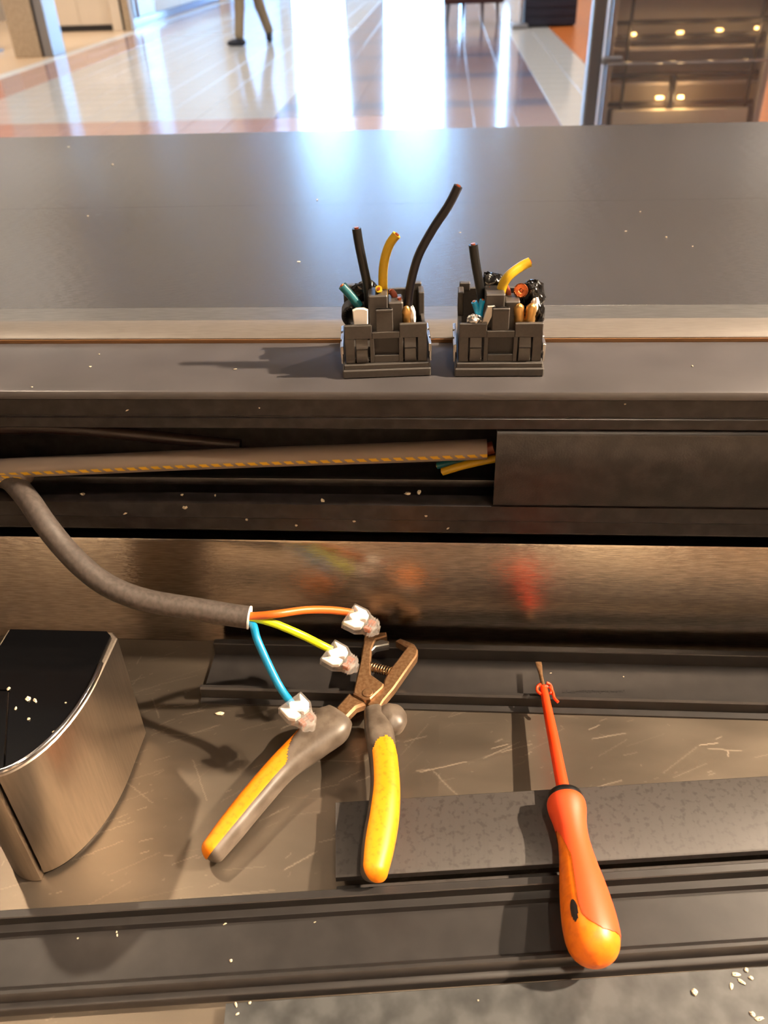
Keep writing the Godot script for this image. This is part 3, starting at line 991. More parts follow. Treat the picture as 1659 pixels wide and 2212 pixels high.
func sockets() -> void:
	var a := py(740, 820, LEDGE)
	var b := py(930, 807, LEDGE)
	var t := thing("socket_insert", "black socket insert with a long dark wire standing up, lying face down on the ledge", "socket", (a + b) / 2 + Vector3(.0003, 0, .0012), deg_to_rad(5.0))
	socket_body(t)
	wire(t, "dark_wire", M.dark_wire, .0021, -.3720, [[770, 493], [776, 530], [785, 575], [793, 615], [797, 668]])
	wire(t, "earth_wire", M.earth_wire, .0021, -.3720, [[857, 507], [842, 527], [831, 560], [827, 600], [829, 665]])
	wire(t, "violet_wire", M.violet_wire, .0020, -.3700, [[990, 402], [968, 445], [935, 495], [905, 550], [890, 600], [883, 640], [880, 672]])
	wire(t, "teal_wire", M.teal_wire, .0021, -.3680, [[739, 617], [757, 637], [776, 662]])
	wire(t, "earth_wire", M.earth_wire, .0016, -.3700, [[818, 624, .006], [818, 632, .002], [816, 662]])
	wire(t, "brown_wire", M.brown_wire, .0015, -.3700, [[844, 628], [852, 640], [850, 668]])
	wire(t, "brown_wire", M.copper, .0009, -.3660, [[862, 642], [866, 660], [870, 676]], false)
	var inv := t.transform.affine_inverse()
	var st := mb()
	prism(st, PackedVector2Array([Vector2(-.0032, -.0055), Vector2(.0032, -.0055), Vector2(.0036, .0040), Vector2(.0018, .0049), Vector2(-.0018, .0049), Vector2(-.0036, .0040)]), Transform3D(Basis.IDENTITY, inv * pz(779, 685, -.3620)), .0022, .0004)
	obj("white_clamp", st, M.white, t)
	st = mb()
	var q := inv * pz(878, 690, -.3640)
	lathe(st, Transform3D(Basis.IDENTITY, q), [[.0019, -.008], [.0019, .0030], [.0022, .0036], [.0014, .0060], [.0004, .0066]], 16)
	obj("brass_terminal", st, M.brass, t)
	st = mb()
	lump(st, q + Vector3(.0028, .001, -.0012), Vector3(.0016, .0046, .0020), 4)
	obj("white_clamp", st, M.white, t)
	st = mb()
	lathe(st, Transform3D(Basis(Vector3.RIGHT, PI / 2), inv * pz(763, 676, -.3720)), [[.0005, -.005], [.0052, -.005], [.0056, -.004], [.0056, .004], [.0050, .005], [.0034, .005], [.0030, .003], [.0005, .003]], 24)
	obj("terminal_drum", st, M.black, t)
	st = mb()
	lump(st, inv * pz(788, 628, -.3800), Vector3(.0062, .0052, .0050), 9)
	lump(st, inv * pz(805, 640, -.3780), Vector3(.0036, .0050, .0040), 12)
	obj("molten_lump", st, M.molten, t)

	a = py(980, 812, LEDGE)
	b = py(1174, 812, LEDGE)
	t = thing("socket_insert", "black socket insert with burnt brass terminals, lying face down on the ledge", "socket", (a + b) / 2 + Vector3(.0002, 0, .0012), deg_to_rad(.6))
	socket_body(t)
	inv = t.transform.affine_inverse()
	wire(t, "dark_wire", M.dark_wire, .0021, -.3720, [[1022, 528], [1027, 565], [1034, 605], [1044, 664]])
	wire(t, "earth_wire", M.earth_wire, .0022, -.3700, [[1145, 566, -.004], [1125, 576, -.003], [1098, 597], [1084, 622], [1076, 664]])
	wire(t, "teal_wire", M.teal_wire, .0016, -.3720, [[1056, 622], [1058, 635], [1060, 668]])
	wire(t, "blue_wire", M.blue_wire, .0014, -.3640, [[1024, 652], [1028, 662], [1034, 684]])
	wire(t, "blue_wire", M.blue_wire, .0014, -.3640, [[1043, 648], [1039, 660], [1036, 684]])
	wire(t, "brown_wire", M.brown_wire, .0013, -.3720, [[1092, 617], [1098, 632], [1102, 665]])
	st = mb()
	lathe(st, Transform3D(Basis(Vector3.RIGHT, PI / 2 - .5), inv * pz(1125, 628, -.3700)), [[.0004, -.0012], [.0030, -.0012], [.0033, -.0006], [.0033, .0008], [.0026, .0012], [.0014, .0007], [.0004, .0008]], 24)
	obj("copper_screw", st, M.copper, t)
	for k in 2:
		st = mb()
		var c := inv * pz(1122 + 23 * k, 684, -.3630)
		lathe(st, Transform3D(Basis(Vector3.BACK, .12 - .2 * k), c), [[.0014, -.0085], [.0023, -.006], [.0026, -.001], [.0022, .0006], [.0025, .0012], [.0024, .0048], [.0010, .0062], [.0003, .0064]], 16)
		obj("brass_terminal", st, M.brass, t)
	st = mb()
	lump(st, inv * pz(1156, 664, -.3680), Vector3(.0020, .0046, .0026), 7)
	obj("white_clamp", st, M.white, t)
	st = mb()
	prism(st, PackedVector2Array([Vector2(-.0014, -.0060), Vector2(.0016, -.0052), Vector2(.0030, .0040), Vector2(.0020, .0056), Vector2(-.0012, .0046)]), Transform3D(Basis(Vector3(0, 0, 1), -.25), inv * pz(1052, 680, -.3610)), .0016, .0004)
	obj("white_clamp", st, M.tin, t)
	st = mb()
	lump(st, inv * pz(1024, 692, -.3610), Vector3(.0034, .0028, .0026), 15)
	obj("bent_clip", st, M.tin, t)
	st = mb()
	lump(st, inv * pz(1062, 614, -.3800), Vector3(.0062, .0056, .0050), 21)
	lump(st, inv * pz(1048, 638, -.3780), Vector3(.0040, .0050, .0040), 22)
	lump(st, inv * pz(1150, 640, -.3780), Vector3(.0060, .0072, .0050), 23)
	lump(st, inv * pz(1160, 680, -.3690), Vector3(.0034, .0070, .0040), 24)
	obj("molten_lump", st, M.molten, t)

# ---------------------------------------------------------------- the cable under repair and its three connectors
func connector(label: String, at: Vector3, dir: Vector3, tilt: float) -> void:
	var d := dir.normalized()
	var side := d.cross(Vector3.UP).normalized()
	var up := side.cross(d).normalized()
	var bs := Basis(d, up, side).rotated(d, tilt)
	var t := thing("wire_connector", label, "connector")
	t.transform = Transform3D(bs, at)
	# x runs from the wire entry to the nose, z across, y up; outlines lie in xz
	var lay := Transform3D(Basis(Vector3(1, 0, 0), Vector3(0, 0, 1), Vector3(0, -1, 0)), Vector3(0, .0031, 0))
	var st := mb()
	prism(st, PackedVector2Array([Vector2(0, -.0071), Vector2(.0078, -.0071), Vector2(.0112, -.0050), Vector2(.0118, -.0042), Vector2(.0160, -.0040), Vector2(.0172, -.0026), Vector2(.0172, -.0014), Vector2(.0184, -.0013), Vector2(.0187, 0), Vector2(.0184, .0013), Vector2(.0172, .0014), Vector2(.0172, .0026), Vector2(.0160, .0040), Vector2(.0118, .0042), Vector2(.0112, .0050), Vector2(.0078, .0071), Vector2(0, .0071)]), lay, .0062, .0005)
	obj("clear_shell", st, M.clear, t)
	st = mb()
	prism(st, PackedVector2Array([Vector2(.0006, -.0064), Vector2(.0072, -.0064), Vector2(.0098, -.0044), Vector2(.0100, -.0010), Vector2(.0074, -.0009), Vector2(.0074, .0009), Vector2(.0100, .0010), Vector2(.0098, .0044), Vector2(.0072, .0064), Vector2(.0006, .0064), Vector2(.0006, .0056), Vector2(.0036, .0046), Vector2(.0036, .0028), Vector2(.0010, .0012), Vector2(.0010, -.0004), Vector2(.0036, -.0022), Vector2(.0036, -.0038), Vector2(.0006, -.0056)]), lay.translated(Vector3(0, -.0007, 0)), .0030, .0003)
	obj("white_insert", st, M.white, t)
	st = mb()
	for z in [-.0024, .0024]:
		bx(st, Vector3(.0130, .0002, z), Vector3(.0040, .0028, .0024), .0004)
	bx(st, Vector3(.0122, -.0008, 0), Vector3(.0012, .0022, .0072), .0003)
	obj("copper_clip", st, M.copper, t)
	st = mb()
	for x in [.0122, .0136, .0150]:
		bx(st, Vector3(x, 0, 0), Vector3(.0005, .0070, .0090), .0002)
	obj("rib", st, M.clear, t)

func repair_cable() -> void:
	var t := thing("repair_cable", "stripped black cable hanging from the trunking with orange, yellow and blue wires", "cable")
	var path := []
	for p in [[-70, 1020, -.3800], [-30, 1026, -.3680], [0, 1030, -.3560], [26, 1040, -.3470], [60, 1078, -.3350], [96, 1130, -.3250], [134, 1178, -.3180], [176, 1222, -.3110], [222, 1258, -.3060], [275, 1284, -.3030], [335, 1301, -.3020], [420, 1315, -.3020], [490, 1327, -.3020], [538, 1334, -.3020]]:
		path.append(pz(p[0], p[1], p[2]))
	var st := mb()
	path = spline(path, 6)
	tube(st, path, .0058, 24)
	obj("sheath", st, M.rubber, t)
	var e: Vector3 = path[path.size() - 1]
	var d: Vector3 = (e - path[path.size() - 4]).normalized()
	st = mb()
	tube(st, [e - d * .0002, e + d * .0006], .0060, 24)
	obj("sheath_rim", st, M.white, t)
	var ends := []
	for w in [["orange_wire", M.orange_wire, [540, 1326, .0665], [600, 1326, .0650], [660, 1318, .0600], [715, 1318, .0560], [762, 1324, .0520]], ["yellow_wire", M.yellow_wire, [540, 1334, .0630], [590, 1346, .0600], [650, 1371, .0520], [690, 1391, .0440], [716, 1404, .0400]], ["blue_wire", M.blue_wire, [536, 1342, .0610], [556, 1382, .0570], [582, 1440, .0470], [606, 1486, .0390], [630, 1520, .0350]]]:
		var lean := (py(w[2][0], w[2][1], w[2][2]) - e).limit_length(.0026)
		var p := [e - d * .006 + lean, e + d * .0016 + lean]
		for k in range(3, 7):
			p.append(py(w[k][0], w[k][1], w[k][2]))
		var q := spline(p, 8)
		st = mb()
		tube(st, q, .00205, 16)
		obj(w[0], st, w[1], t)
		ends.append([p[p.size() - 1], w[6][2]])
	var noses := [[829, 1357, .0480], [780, 1440, .0360], [684, 1577, .0310]]
	var labels := ["clear push-in connector on the end of the orange wire", "clear push-in connector on the end of the yellow wire", "clear push-in connector on the end of the blue wire"]
	for k in 3:
		var n := py(noses[k][0], noses[k][1], noses[k][2])
		var mid: Vector3 = ends[k][0]
		# the wire enters the far one of the two holes, so the body's middle lies a little nearer
		var dr := (n - mid).normalized()
		var sd := dr.cross(Vector3.UP).normalized()
		connector(labels[k], mid + sd * [.0030, .0022, .0004][k] - dr * .0012, dr, [.10, .10, .05][k])

# ---------------------------------------------------------------- wire stripping pliers
func handle(t: Node3D, px: Array, inlay: Callable) -> void:
	var p := []
	var wd := []
	var hg := []
	for a in px:
		var c := py(a[0], a[1], a[3])
		var scale: float = FOCAL / (cam_basis.inverse() * (EYE - c)).z
		p.append(c)
		wd.append(a[2] / 2.0 / scale)
		hg.append(a[4])
	p = spline(p, 16)
	wd = spline1(wd, 16)
	hg = spline1(hg, 16)
	# round off the far end
	var m := p.size()
	var d: Vector3 = (p[m - 1] - p[m - 2]).normalized()
	var e: Vector3 = p[m - 1]
	var w0: float = wd[m - 1]
	var h0: float = hg[m - 1]
	for k in 12:
		var a := PI / 2 * (k + 1) / 12.2
		p.append(e + d * w0 * .8 * sin(a))
		wd.append(w0 * cos(a))
		hg.append(h0 * cos(a))
	m = p.size()
	var n := 96
	var rings := sweep(p, wd, hg, n, Vector3.UP, 2.5)
	var st := mb()
	loft(st, rings, true)
	obj("grip", st, M.grip_grey, t)
	st = mb()
	loft(st, rings, false, [], func(i, j): return inlay.call(float(i) / (m - 1), 360.0 * (j + .5) / n), .0005)
	obj("grip_inlay", st, M.grip_yellow, t)

func pliers() -> void:
	var t := thing("wire_stripping_pliers", "worn wire stripping pliers with grey and yellow grips lying open on the worktop", "pliers")
	var lev := .0178
	var pts := func(a: Array, h: float) -> Array:
		var out := []
		for q in a:
			out.append(py(q[0], q[1], h))
		return out
	var st := mb()
	plate(st, pts.call([[764, 1490], [778, 1428], [789, 1366], [812, 1366], [834, 1364], [836, 1373], [812, 1380], [806, 1392], [802, 1404], [800, 1434], [801, 1456], [829, 1476], [827, 1484], [800, 1509], [788, 1510], [763, 1497]], lev), lev, .0060, .0007)
	obj("jaw_arm", st, M.tool_steel, t)
	st = mb()
	plate(st, pts.call([[803, 1404], [806, 1388], [822, 1380], [840, 1384], [840, 1391], [812, 1396]], lev - .001), lev - .001, .0050, .0006)
	obj("jaw_tooth", st, M.tin, t)
	st = mb()
	plate(st, pts.call([[855, 1383], [865, 1377], [895, 1390], [903, 1403], [901, 1415], [851, 1486], [829, 1512], [822, 1524], [795, 1520], [798, 1508], [827, 1482], [830, 1466], [848, 1437], [879, 1397]], lev - .0022), lev - .0022, .0062, .0008)
	obj("jaw_arm", st, M.tool_steel, t)
	st = mb()
	plate(st, pts.call([[754, 1494], [724, 1528], [738, 1560], [770, 1527], [790, 1520], [786, 1512], [764, 1500]], lev - .002), lev - .002, .0058, .0012)
	obj("shank", st, M.tool_steel, t)
	st = mb()
	var pv := py(794, 1497, lev)
	lathe(st, Transform3D(Basis.IDENTITY, pv), [[.0003, .0006], [.0024, .0006], [.0030, .0002], [.0030, -.007], [.0003, -.007]], 20)
	obj("pivot", st, M.tool_steel, t)
	st = mb()
	var s0 := py(797, 1440, lev - .003)
	var s1 := py(846, 1452, lev - .003)
	var ax := (s1 - s0).normalized()
	var u := ax.cross(Vector3.UP).normalized()
	var v := u.cross(ax)
	var coil := []
	for k in 180:
		var a := TAU * k / 20.0
		coil.append(s0 + (s1 - s0) * (k / 179.0) + (u * cos(a) + v * sin(a)) * .0024)
	tube(st, coil, .00042, 7)
	obj("spring", st, M.spring, t)
	# left grip: yellow along its outer edge
	handle(t, [[734, 1545, 70, .0160, .0050], [712, 1568, 98, .0150, .0072], [672, 1606, 80, .0136, .0070], [612, 1658, 62, .0118, .0064], [552, 1726, 60, .0100, .0062], [502, 1788, 57, .0086, .0062], [462, 1838, 50, .0074, .0058]],
		func(k, a): return k > .26 and (a > 325.0 or a < 112.0 - maxf(0.0, .44 - k) * 620.0))
	# right grip: yellow over its top
	handle(t, [[806, 1535, 40, .0170, .0046], [818, 1575, 62, .0172, .0062], [826, 1630, 60, .0172, .0064], [831, 1700, 62, .0172, .0064], [826, 1765, 68, .0170, .0064], [815, 1830, 68, .0168, .0064], [807, 1880, 58, .0166, .0060]],
		func(k, a): return k > .24 and a > 52.0 and a < 205.0 and (k > .31 or absf(a - 108.0) < 56.0 * sqrt((k - .24) / .07)))
	st = mb()
	var kc := py(844, 1555, .0165)
	lump(st, kc, Vector3(.0084, .0066, .0094), 3, 20, .06)
	obj("thumb_guard", st, M.grip_grey, t)

# ---------------------------------------------------------------- screwdriver
func screwdriver() -> void:
	var t := thing("screwdriver", "insulated slotted screwdriver with a red and orange handle lying on the trunking lids", "screwdriver")
	var tip := py(1163, 1430, .0112)
	var end := py(1291, 2086, .0205)
	var len := (end - tip).length()
	var y := (end - tip).normalized()
	var x := y.cross(Vector3.UP).normalized()    # right-hand side as seen from above, handle towards the viewer
	var z := x.cross(y).normalized()
	# local: +x is to one side, +y towards the handle end, z up or down; made so that column j = 0 lies at the picture's right
	if x.x < 0:
		x = -x
		z = -z
	var tf := Transform3D(Basis(x, y, z), tip)
	var up: float = signf(z.y)
	# where the collar is, as a share of the length
	var col := (py(1228, 1716, .0185) - tip).dot(y)
	var st := mb()   # blade
	var rings := []
	for a in [[0.0, .0017, .0003], [.0030, .0017, .0005], [.0075, .0013, .0009], [.0110, .0011, .0011], [.0240, .0011, .0011]]:
		var r := PackedVector3Array()
		for j in 12:
			var e := TAU * j / 12
			r.append(tf * Vector3(cos(e) * a[1], a[0], sin(e) * a[2]))
		rings.append(r)
	loft(st, rings)
	obj("blade", st, M.tool_steel, t)
	st = mb()
	rings = []
	for a in [[.0205, .0014], [.0210, .0022], [.0225, .0021], [.030, .0023], [.050, .0027], [col + .004, .0031]]:
		var r := PackedVector3Array()
		for j in 20:
			var e := TAU * j / 20
			r.append(tf * Vector3(cos(e) * a[1], a[0], sin(e) * a[1]))
		rings.append(r)
	loft(st, rings)
	obj("insulated_shaft", st, M.sd_shaft, t)
	st = mb()   # frayed insulation curled back at the end of the shaft
	for c in [[[.0028, .025, .2], [.0040, .0225, .6], [.0034, .0198, 1.0], [.0016, .0192, 1.4]], [[-.0022, .0255, .4], [-.0038, .0235, .6], [-.0034, .0208, .8], [-.0014, .0195, 1.2]], [[.0030, .0210, .8], [.0042, .0240, .5], [.0046, .0280, .2], [.0062, .0305, .0]]]:
		var p := []
		for q in c:
			p.append(tf * Vector3(q[0], q[1], up * q[2] * .002))
		tube(st, spline(p, 6), .0008, 8)
	lump(st, tf * Vector3(.0004, .0206, up * .0014), Vector3(.0022, .0010, .0012), 33, 8)
	obj("frayed_insulation", st, M.sd_shaft, t)
	st = mb()
	rings = []
	for a in [[col - .0022, .0046], [col - .0018, .0072], [col - .0010, .0079], [col + .0012, .0081], [col + .0030, .0076]]:
		var r := PackedVector3Array()
		for j in 32:
			var e := TAU * j / 32
			r.append(tf * Vector3(cos(e) * a[1], a[0], sin(e) * a[1]))
		rings.append(r)
	loft(st, rings)
	obj("black_collar", st, M.black, t)
	# handle
	var prof := [[.0, .0070], [.012, .0080], [.04, .0085], [.09, .0082], [.16, .0072], [.24, .0067], [.33, .0069], [.45, .0080], [.58, .0095], [.70, .0105], [.80, .0109], [.88, .0105], [.94, .0088], [.98, .0054], [.997, .0012], [1.0, .0001]]
	var hs := []
	var rs := []
	for a in prof:
		hs.append(a[0])
		rs.append(a[1])
	hs = spline1(hs, 14)
	rs = spline1(rs, 14)
	var hl := len - col - .0012
	var n := 144
	rings = []
	for i in hs.size():
		var r := PackedVector3Array()
		for j in n:
			var e := TAU * j / n
			var q := Vector3(cos(e) * rs[i], col + .0012 + hs[i] * hl, sin(e) * rs[i] * up)
			r.append(tf * q)
		rings.append(r)
	# angle 90 is straight up, 180 the picture's left
	var hole := func(i: int, j: int) -> bool:
		var a := 360.0 * (j + .5) / n
		return pow((a - 129.0) / 8.5, 2) + pow((hs[i] - .775) / .058, 2) < 1.0
	var is_orange := func(i: int, j: int) -> bool:
		var a := 360.0 * (j + .5) / n
		var h: float = hs[i]
		var edge := .865 + .02 * sin(deg_to_rad(a))
		if h > edge:
			return true
		for c in [178.0, 300.0]:
			var half := 64.0 * clampf(pow(maxf(0.0, (h - .225)) / .22, .5), 0.0, 1.0)
			if h > .74:
				half += 30.0 * pow((h - .74) / .13, 3.0)
			if absf(a - c) < half:
				return true
		return false
	st = mb()
	loft(st, rings, false, [], func(i, j): return not is_orange.call(i, j), .0003)
	loft(st, [rings[0], rings[1]], true)
	obj("red_grip", st, M.sd_red, t)
	st = mb()
	loft(st, rings, false, [], func(i, j): return is_orange.call(i, j) and not hole.call(i, j))
	obj("orange_core", st, M.sd_orange, t)
	st = mb()   # dark plug in the hanging hole, the shade put into its colour
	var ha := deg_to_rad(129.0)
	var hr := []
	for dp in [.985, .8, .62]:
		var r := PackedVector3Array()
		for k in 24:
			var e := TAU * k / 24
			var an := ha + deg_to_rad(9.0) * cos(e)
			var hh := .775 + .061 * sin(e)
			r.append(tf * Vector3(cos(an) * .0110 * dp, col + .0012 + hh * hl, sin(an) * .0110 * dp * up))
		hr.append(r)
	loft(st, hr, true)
	obj("hole_shade", st, M.hole, t)

# ---------------------------------------------------------------- crumbs of plaster and plastic
func crumbs() -> void:
	rng.seed = 77
	var shapes := []
	for k in 4:
		var st := mb()
		lump(st, Vector3.ZERO, [Vector3(.9, .4, .7), Vector3(1.2, .3, .6), Vector3(.7, .5, .8), Vector3(1.3, .25, .5)][k], 50 + k, 6, .9)
		shapes.append(st.commit())
	# [x, y, size in mm, surface]: w worktop, l ledge, b board, r rail fronts, i rail top, A B C D loose profiles, h housing top
	var spots := [[190, 466, .7, "b"], [685, 431, .8, "b"], [243, 355, .9, "b"], [148, 317, .8, "b"], [1383, 457, .5, "b"], [1352, 499, .6, "b"], [1439, 512, .6, "b"], [994, 502, .5, "b"], [1496, 532, .5, "b"], [645, 565, .7, "b"],
		[195, 792, .7, "l"], [508, 797, .7, "l"], [69, 836, .6, "l"], [1496, 790, .5, "l"], [214, 765, .5, "l"], [780, 808, 1.0, "l"],
		[178, 1067, 1.2, "i"], [697, 1081, 1.1, "i"], [393, 1069, .8, "i"], [465, 1070, .7, "i"], [880, 1066, 1.4, "i"], [905, 1063, 1.2, "i"], [400, 1096, 1.3, "r"], [272, 1108, 1.0, "r"], [765, 1126, .8, "r"], [533, 1122, .8, "r"], [640, 1135, .8, "r"], [968, 1141, .7, "r"], [920, 1114, .8, "r"], [1106, 1078, .8, "r"], [1074, 1052, .7, "r"], [560, 881, .5, "r"], [1350, 873, .5, "r"], [275, 886, .6, "r"],
		[716, 1418, .9, "A"], [1190, 1454, .5, "A"], [1347, 1462, .5, "A"], [475, 1541, 1.9, "w"], [597, 1703, 1.2, "w"], [222, 1553, .9, "w"], [366, 1343, 1.0, "w"], [250, 1203, .6, "s"],
		[60, 1510, 1.6, "h"], [76, 1513, 1.2, "h"], [18, 1488, 1.1, "h"], [34, 1530, .8, "h"], [62, 1553, .9, "h"], [116, 1580, .5, "h"], [142, 1518, .5, "h"],
		[500, 2128, 1.5, "C"], [499, 2075, .8, "C"], [486, 1996, .6, "C"], [252, 2013, .5, "C"], [253, 2020, .5, "C"], [168, 2027, .5, "C"], [680, 1992, .4, "C"], [543, 2119, .5, "C"],
		[1590, 2105, 1.3, "D"], [1612, 2095, 1.1, "D"], [1602, 2120, 1.2, "D"], [1622, 2112, 1.0, "D"], [1580, 2130, 1.0, "D"], [1500, 2143, 1.6, "D"], [510, 2170, .8, "D"], [540, 2166, .7, "D"], [513, 2190, .6, "D"], [1033, 2161, .4, "D"], [1640, 2200, 1.3, "D"], [1625, 2190, 1.2, "D"]]
	var on := {"b": ["white speck of plaster on the grey board", .1718], "l": ["pale speck of plaster on the black ledge", .1704], "i": ["pale crumb on the lip of the open trunking", .1058], "r": ["pale crumb stuck to the front of the trunking rail", 0.0], "A": ["pale crumb in the channel against the upstand", .0024], "w": ["pale crumb on the bare steel worktop", .0005], "s": ["pale speck stuck to the steel upstand", 0.0], "h": ["pale crumb on the black housing top", .0738], "C": ["pale crumb in the channel below the screwdriver", .0024], "D": ["pale plaster crumb on the grey lid", .0046]}
	var k := 0
	for s in spots:
		var o := MeshInstance3D.new()
		o.mesh = shapes[k % 4]
		o.material_override = M.crumb
		var size: float = s[2] * (.0013 if s[3] in ["r", "i", "b"] else .0010)
		var at: Vector3
		if s[3] == "r":
			at = pz(s[0], s[1], -.3409)
		elif s[3] == "s":
			at = pz(s[0], s[1], -.3545)
		else:
			at = py(s[0], s[1], on[s[3]][1])
		o.transform = Transform3D(Basis(Vector3.UP, rng.randf() * TAU).scaled(Vector3(size, size * .8, size)), at)
		put(o, "crumb")
		tag(o, on[s[3]][0], "crumb", "crumbs: " + on[s[3]][0])
		k += 1

# ---------------------------------------------------------------- things standing in the mall
func blob(st: SurfaceTool, bones: Array, cell: float, k: float) -> void:
	var lo := Vector3(1e9, 1e9, 1e9)
	var hi := -lo
	for b in bones:
		for e in [[b[0], b[2]], [b[1], b[3]]]:
			var r: float = e[1] + .02
			lo = lo.min(e[0] - Vector3(r, r, r))
			hi = hi.max(e[0] + Vector3(r, r, r))
	var nx := int((hi.x - lo.x) / cell) + 2
	var ny := int((hi.y - lo.y) / cell) + 2
	var nz := int((hi.z - lo.z) / cell) + 2
	var f := PackedFloat32Array()
	f.resize(nx * ny * nz)
	var at := func(p: Vector3) -> float:
		var s := 0.0
		for b in bones:
			var ab: Vector3 = b[1] - b[0]
			var h := clampf((p - b[0]).dot(ab) / maxf(ab.length_squared(), 1e-9), 0.0, 1.0)
			var d: float = (p - b[0] - ab * h).length() - lerpf(b[2], b[3], h)
			s += exp(-clampf(d / k, -30.0, 30.0))
		return -k * log(s + 1e-20)
	for iz in nz:
		for iy in ny:
			for ix in nx:
				f[(iz * ny + iy) * nx + ix] = at.call(lo + Vector3(ix, iy, iz) * cell)
	var vert := {}
	var grad := {}
	var off := [[0, 0, 0], [1, 0, 0], [0, 1, 0], [1, 1, 0], [0, 0, 1], [1, 0, 1], [0, 1, 1], [1, 1, 1]]
	for iz in nz - 1:
		for iy in ny - 1:
			for ix in nx - 1:
				var c := Vector3.ZERO
				var m := 0
				for a in 8:
					for ax in 3:
						if off[a][ax]:
							continue
						var b := a + (1 << ax)
						var fa := f[((iz + off[a][2]) * ny + iy + off[a][1]) * nx + ix + off[a][0]]
						var fb := f[((iz + off[b][2]) * ny + iy + off[b][1]) * nx + ix + off[b][0]]
						if (fa < 0) != (fb < 0):
							var s := fa / (fa - fb)
							var q := Vector3(off[a][0], off[a][1], off[a][2])
							q[ax] += s
							c += q
							m += 1
				if m:
					var id := (iz * ny + iy) * nx + ix
					var p := lo + (Vector3(ix, iy, iz) + c / m) * cell
					vert[id] = p
					var h := cell * .4
					grad[id] = Vector3(at.call(p + Vector3(h, 0, 0)) - at.call(p - Vector3(h, 0, 0)), at.call(p + Vector3(0, h, 0)) - at.call(p - Vector3(0, h, 0)), at.call(p + Vector3(0, 0, h)) - at.call(p - Vector3(0, 0, h))).normalized()
	var step := [1, nx, nx * ny]
	for iz in range(1, nz - 1):
		for iy in range(1, ny - 1):
			for ix in range(1, nx - 1):
				var id := (iz * ny + iy) * nx + ix
				for ax in 3:
					if (f[id] < 0) != (f[id + step[ax]] < 0):
						var u: int = step[(ax + 1) % 3]
						var v: int = step[(ax + 2) % 3]
						var q := [id, id - u, id - u - v, id - v]
						if vert.has(q[0]) and vert.has(q[1]) and vert.has(q[2]) and vert.has(q[3]):
							tri(st, [vert[q[0]], vert[q[1]], vert[q[2]]], [grad[q[0]], grad[q[1]], grad[q[2]]])
							tri(st, [vert[q[0]], vert[q[2]], vert[q[3]]], [grad[q[0]], grad[q[2]], grad[q[3]]])

func person() -> void:
	var t := thing("person", "person in khaki trousers and dark shoes walking away across the tiles", "person", Vector3(-3.06, FLOOR, -14.70))
	# local: y up from the floor; walks towards -x and away
	var hipl := Vector3(-.10, .90, .06)
	var hipr := Vector3(.08, .90, -.06)
	var kl := Vector3(-.13, .50, .12)
	var kr := Vector3(.13, .50, -.16)
	var al := Vector3(-.155, .105, .24)
	var ar := Vector3(.215, .12, -.27)
	var chest := Vector3(-.03, 1.30, -.02)
	var neck := Vector3(-.03, 1.50, -.03)
	var head := Vector3(-.05, 1.63, -.05)
	var sl := Vector3(-.17, 1.40, .10)
	var sr := Vector3(.12, 1.40, -.12)
	var el := Vector3(-.22, 1.12, .06)
	var er := Vector3(.19, 1.12, -.12)
	var hl := Vector3(-.28, .90, -.02)
	var hr := Vector3(.20, .88, -.20)
	var st := mb()
	var bones := [[neck, chest, .055, .09], [head, head + Vector3(0, .07, 0), .085, .088], [neck, head, .052, .06], [head, head + Vector3(-.07, -.04, -.05), .06, .028], [chest, (hipl + hipr) / 2, .12, .11], [sl, el, .045, .038], [sr, er, .045, .038], [el, hl, .036, .027], [er, hr, .036, .027], [hl, hl + Vector3(-.03, -.10, -.02), .030, .022], [hr, hr + Vector3(-.02, -.10, -.03), .030, .022]]
	for h in [[hl, -1], [hr, 1]]:
		for k in 4:
			bones.append([h[0] + Vector3(-.02 + .012 * k, -.09, -.03 + .018 * k), h[0] + Vector3(-.035 + .012 * k, -.165 + .008 * absf(k - 1.5), -.035 + .018 * k), .010, .007])
		bones.append([h[0] + Vector3(-.03, -.03, -.02), h[0] + Vector3(-.06, -.09, -.05), .012, .009])
	bones.append_array([[hipl, kl, .085, .055], [hipr, kr, .085, .055], [kl, al, .052, .036], [kr, ar, .052, .036]])
	blob(st, bones, .02, .012)
	obj("body", st, M.skin, t)
	st = mb()
	blob(st, [[hipl, kl, .100, .078], [kl, al + Vector3(0, .045, 0), .078, .074], [hipr, kr, .100, .078], [kr, ar + Vector3(0, .045, 0), .078, .074], [hipl, hipr, .11, .11], [(hipl + hipr) / 2 + Vector3(0, .08, 0), (hipl + hipr) / 2, .12, .12]], .02, .012)
	obj("trousers", st, M.khaki, t)
	st = mb()
	blob(st, [[chest, (hipl + hipr) / 2 + Vector3(0, .10, 0), .155, .145], [sl, sr, .085, .085], [sl, el, .066, .056], [sr, er, .066, .056], [el, hl, .054, .045], [er, hr, .054, .045], [chest, neck, .13, .07]], .022, .014)
	obj("jacket", st, M.coat, t)
	st = mb()
	blob(st, [[head + Vector3(.02, .06, .02), head + Vector3(.03, .0, .03), .092, .075]], .015, .01)
	obj("hair", st, M.hair, t)
	for s in [[al, Vector3(-.17, 0, -.01), -.06], [ar, Vector3(-.04, 0, -.19), -.075]]:
		st = mb()
		var a: Vector3 = s[0]
		var f: Vector3 = s[1]
		blob(st, [[a, Vector3(a.x, .05, a.z), .055, .05], [Vector3(a.x, .048, a.z) - f * .3, Vector3(a.x, .045, a.z) + f * .6, .045, .045], [Vector3(a.x, .045, a.z) + f * .6, Vector3(a.x, .040, a.z) + f, .045, .038]], .012, .01)
		obj("shoe", st, M.shoe, t)

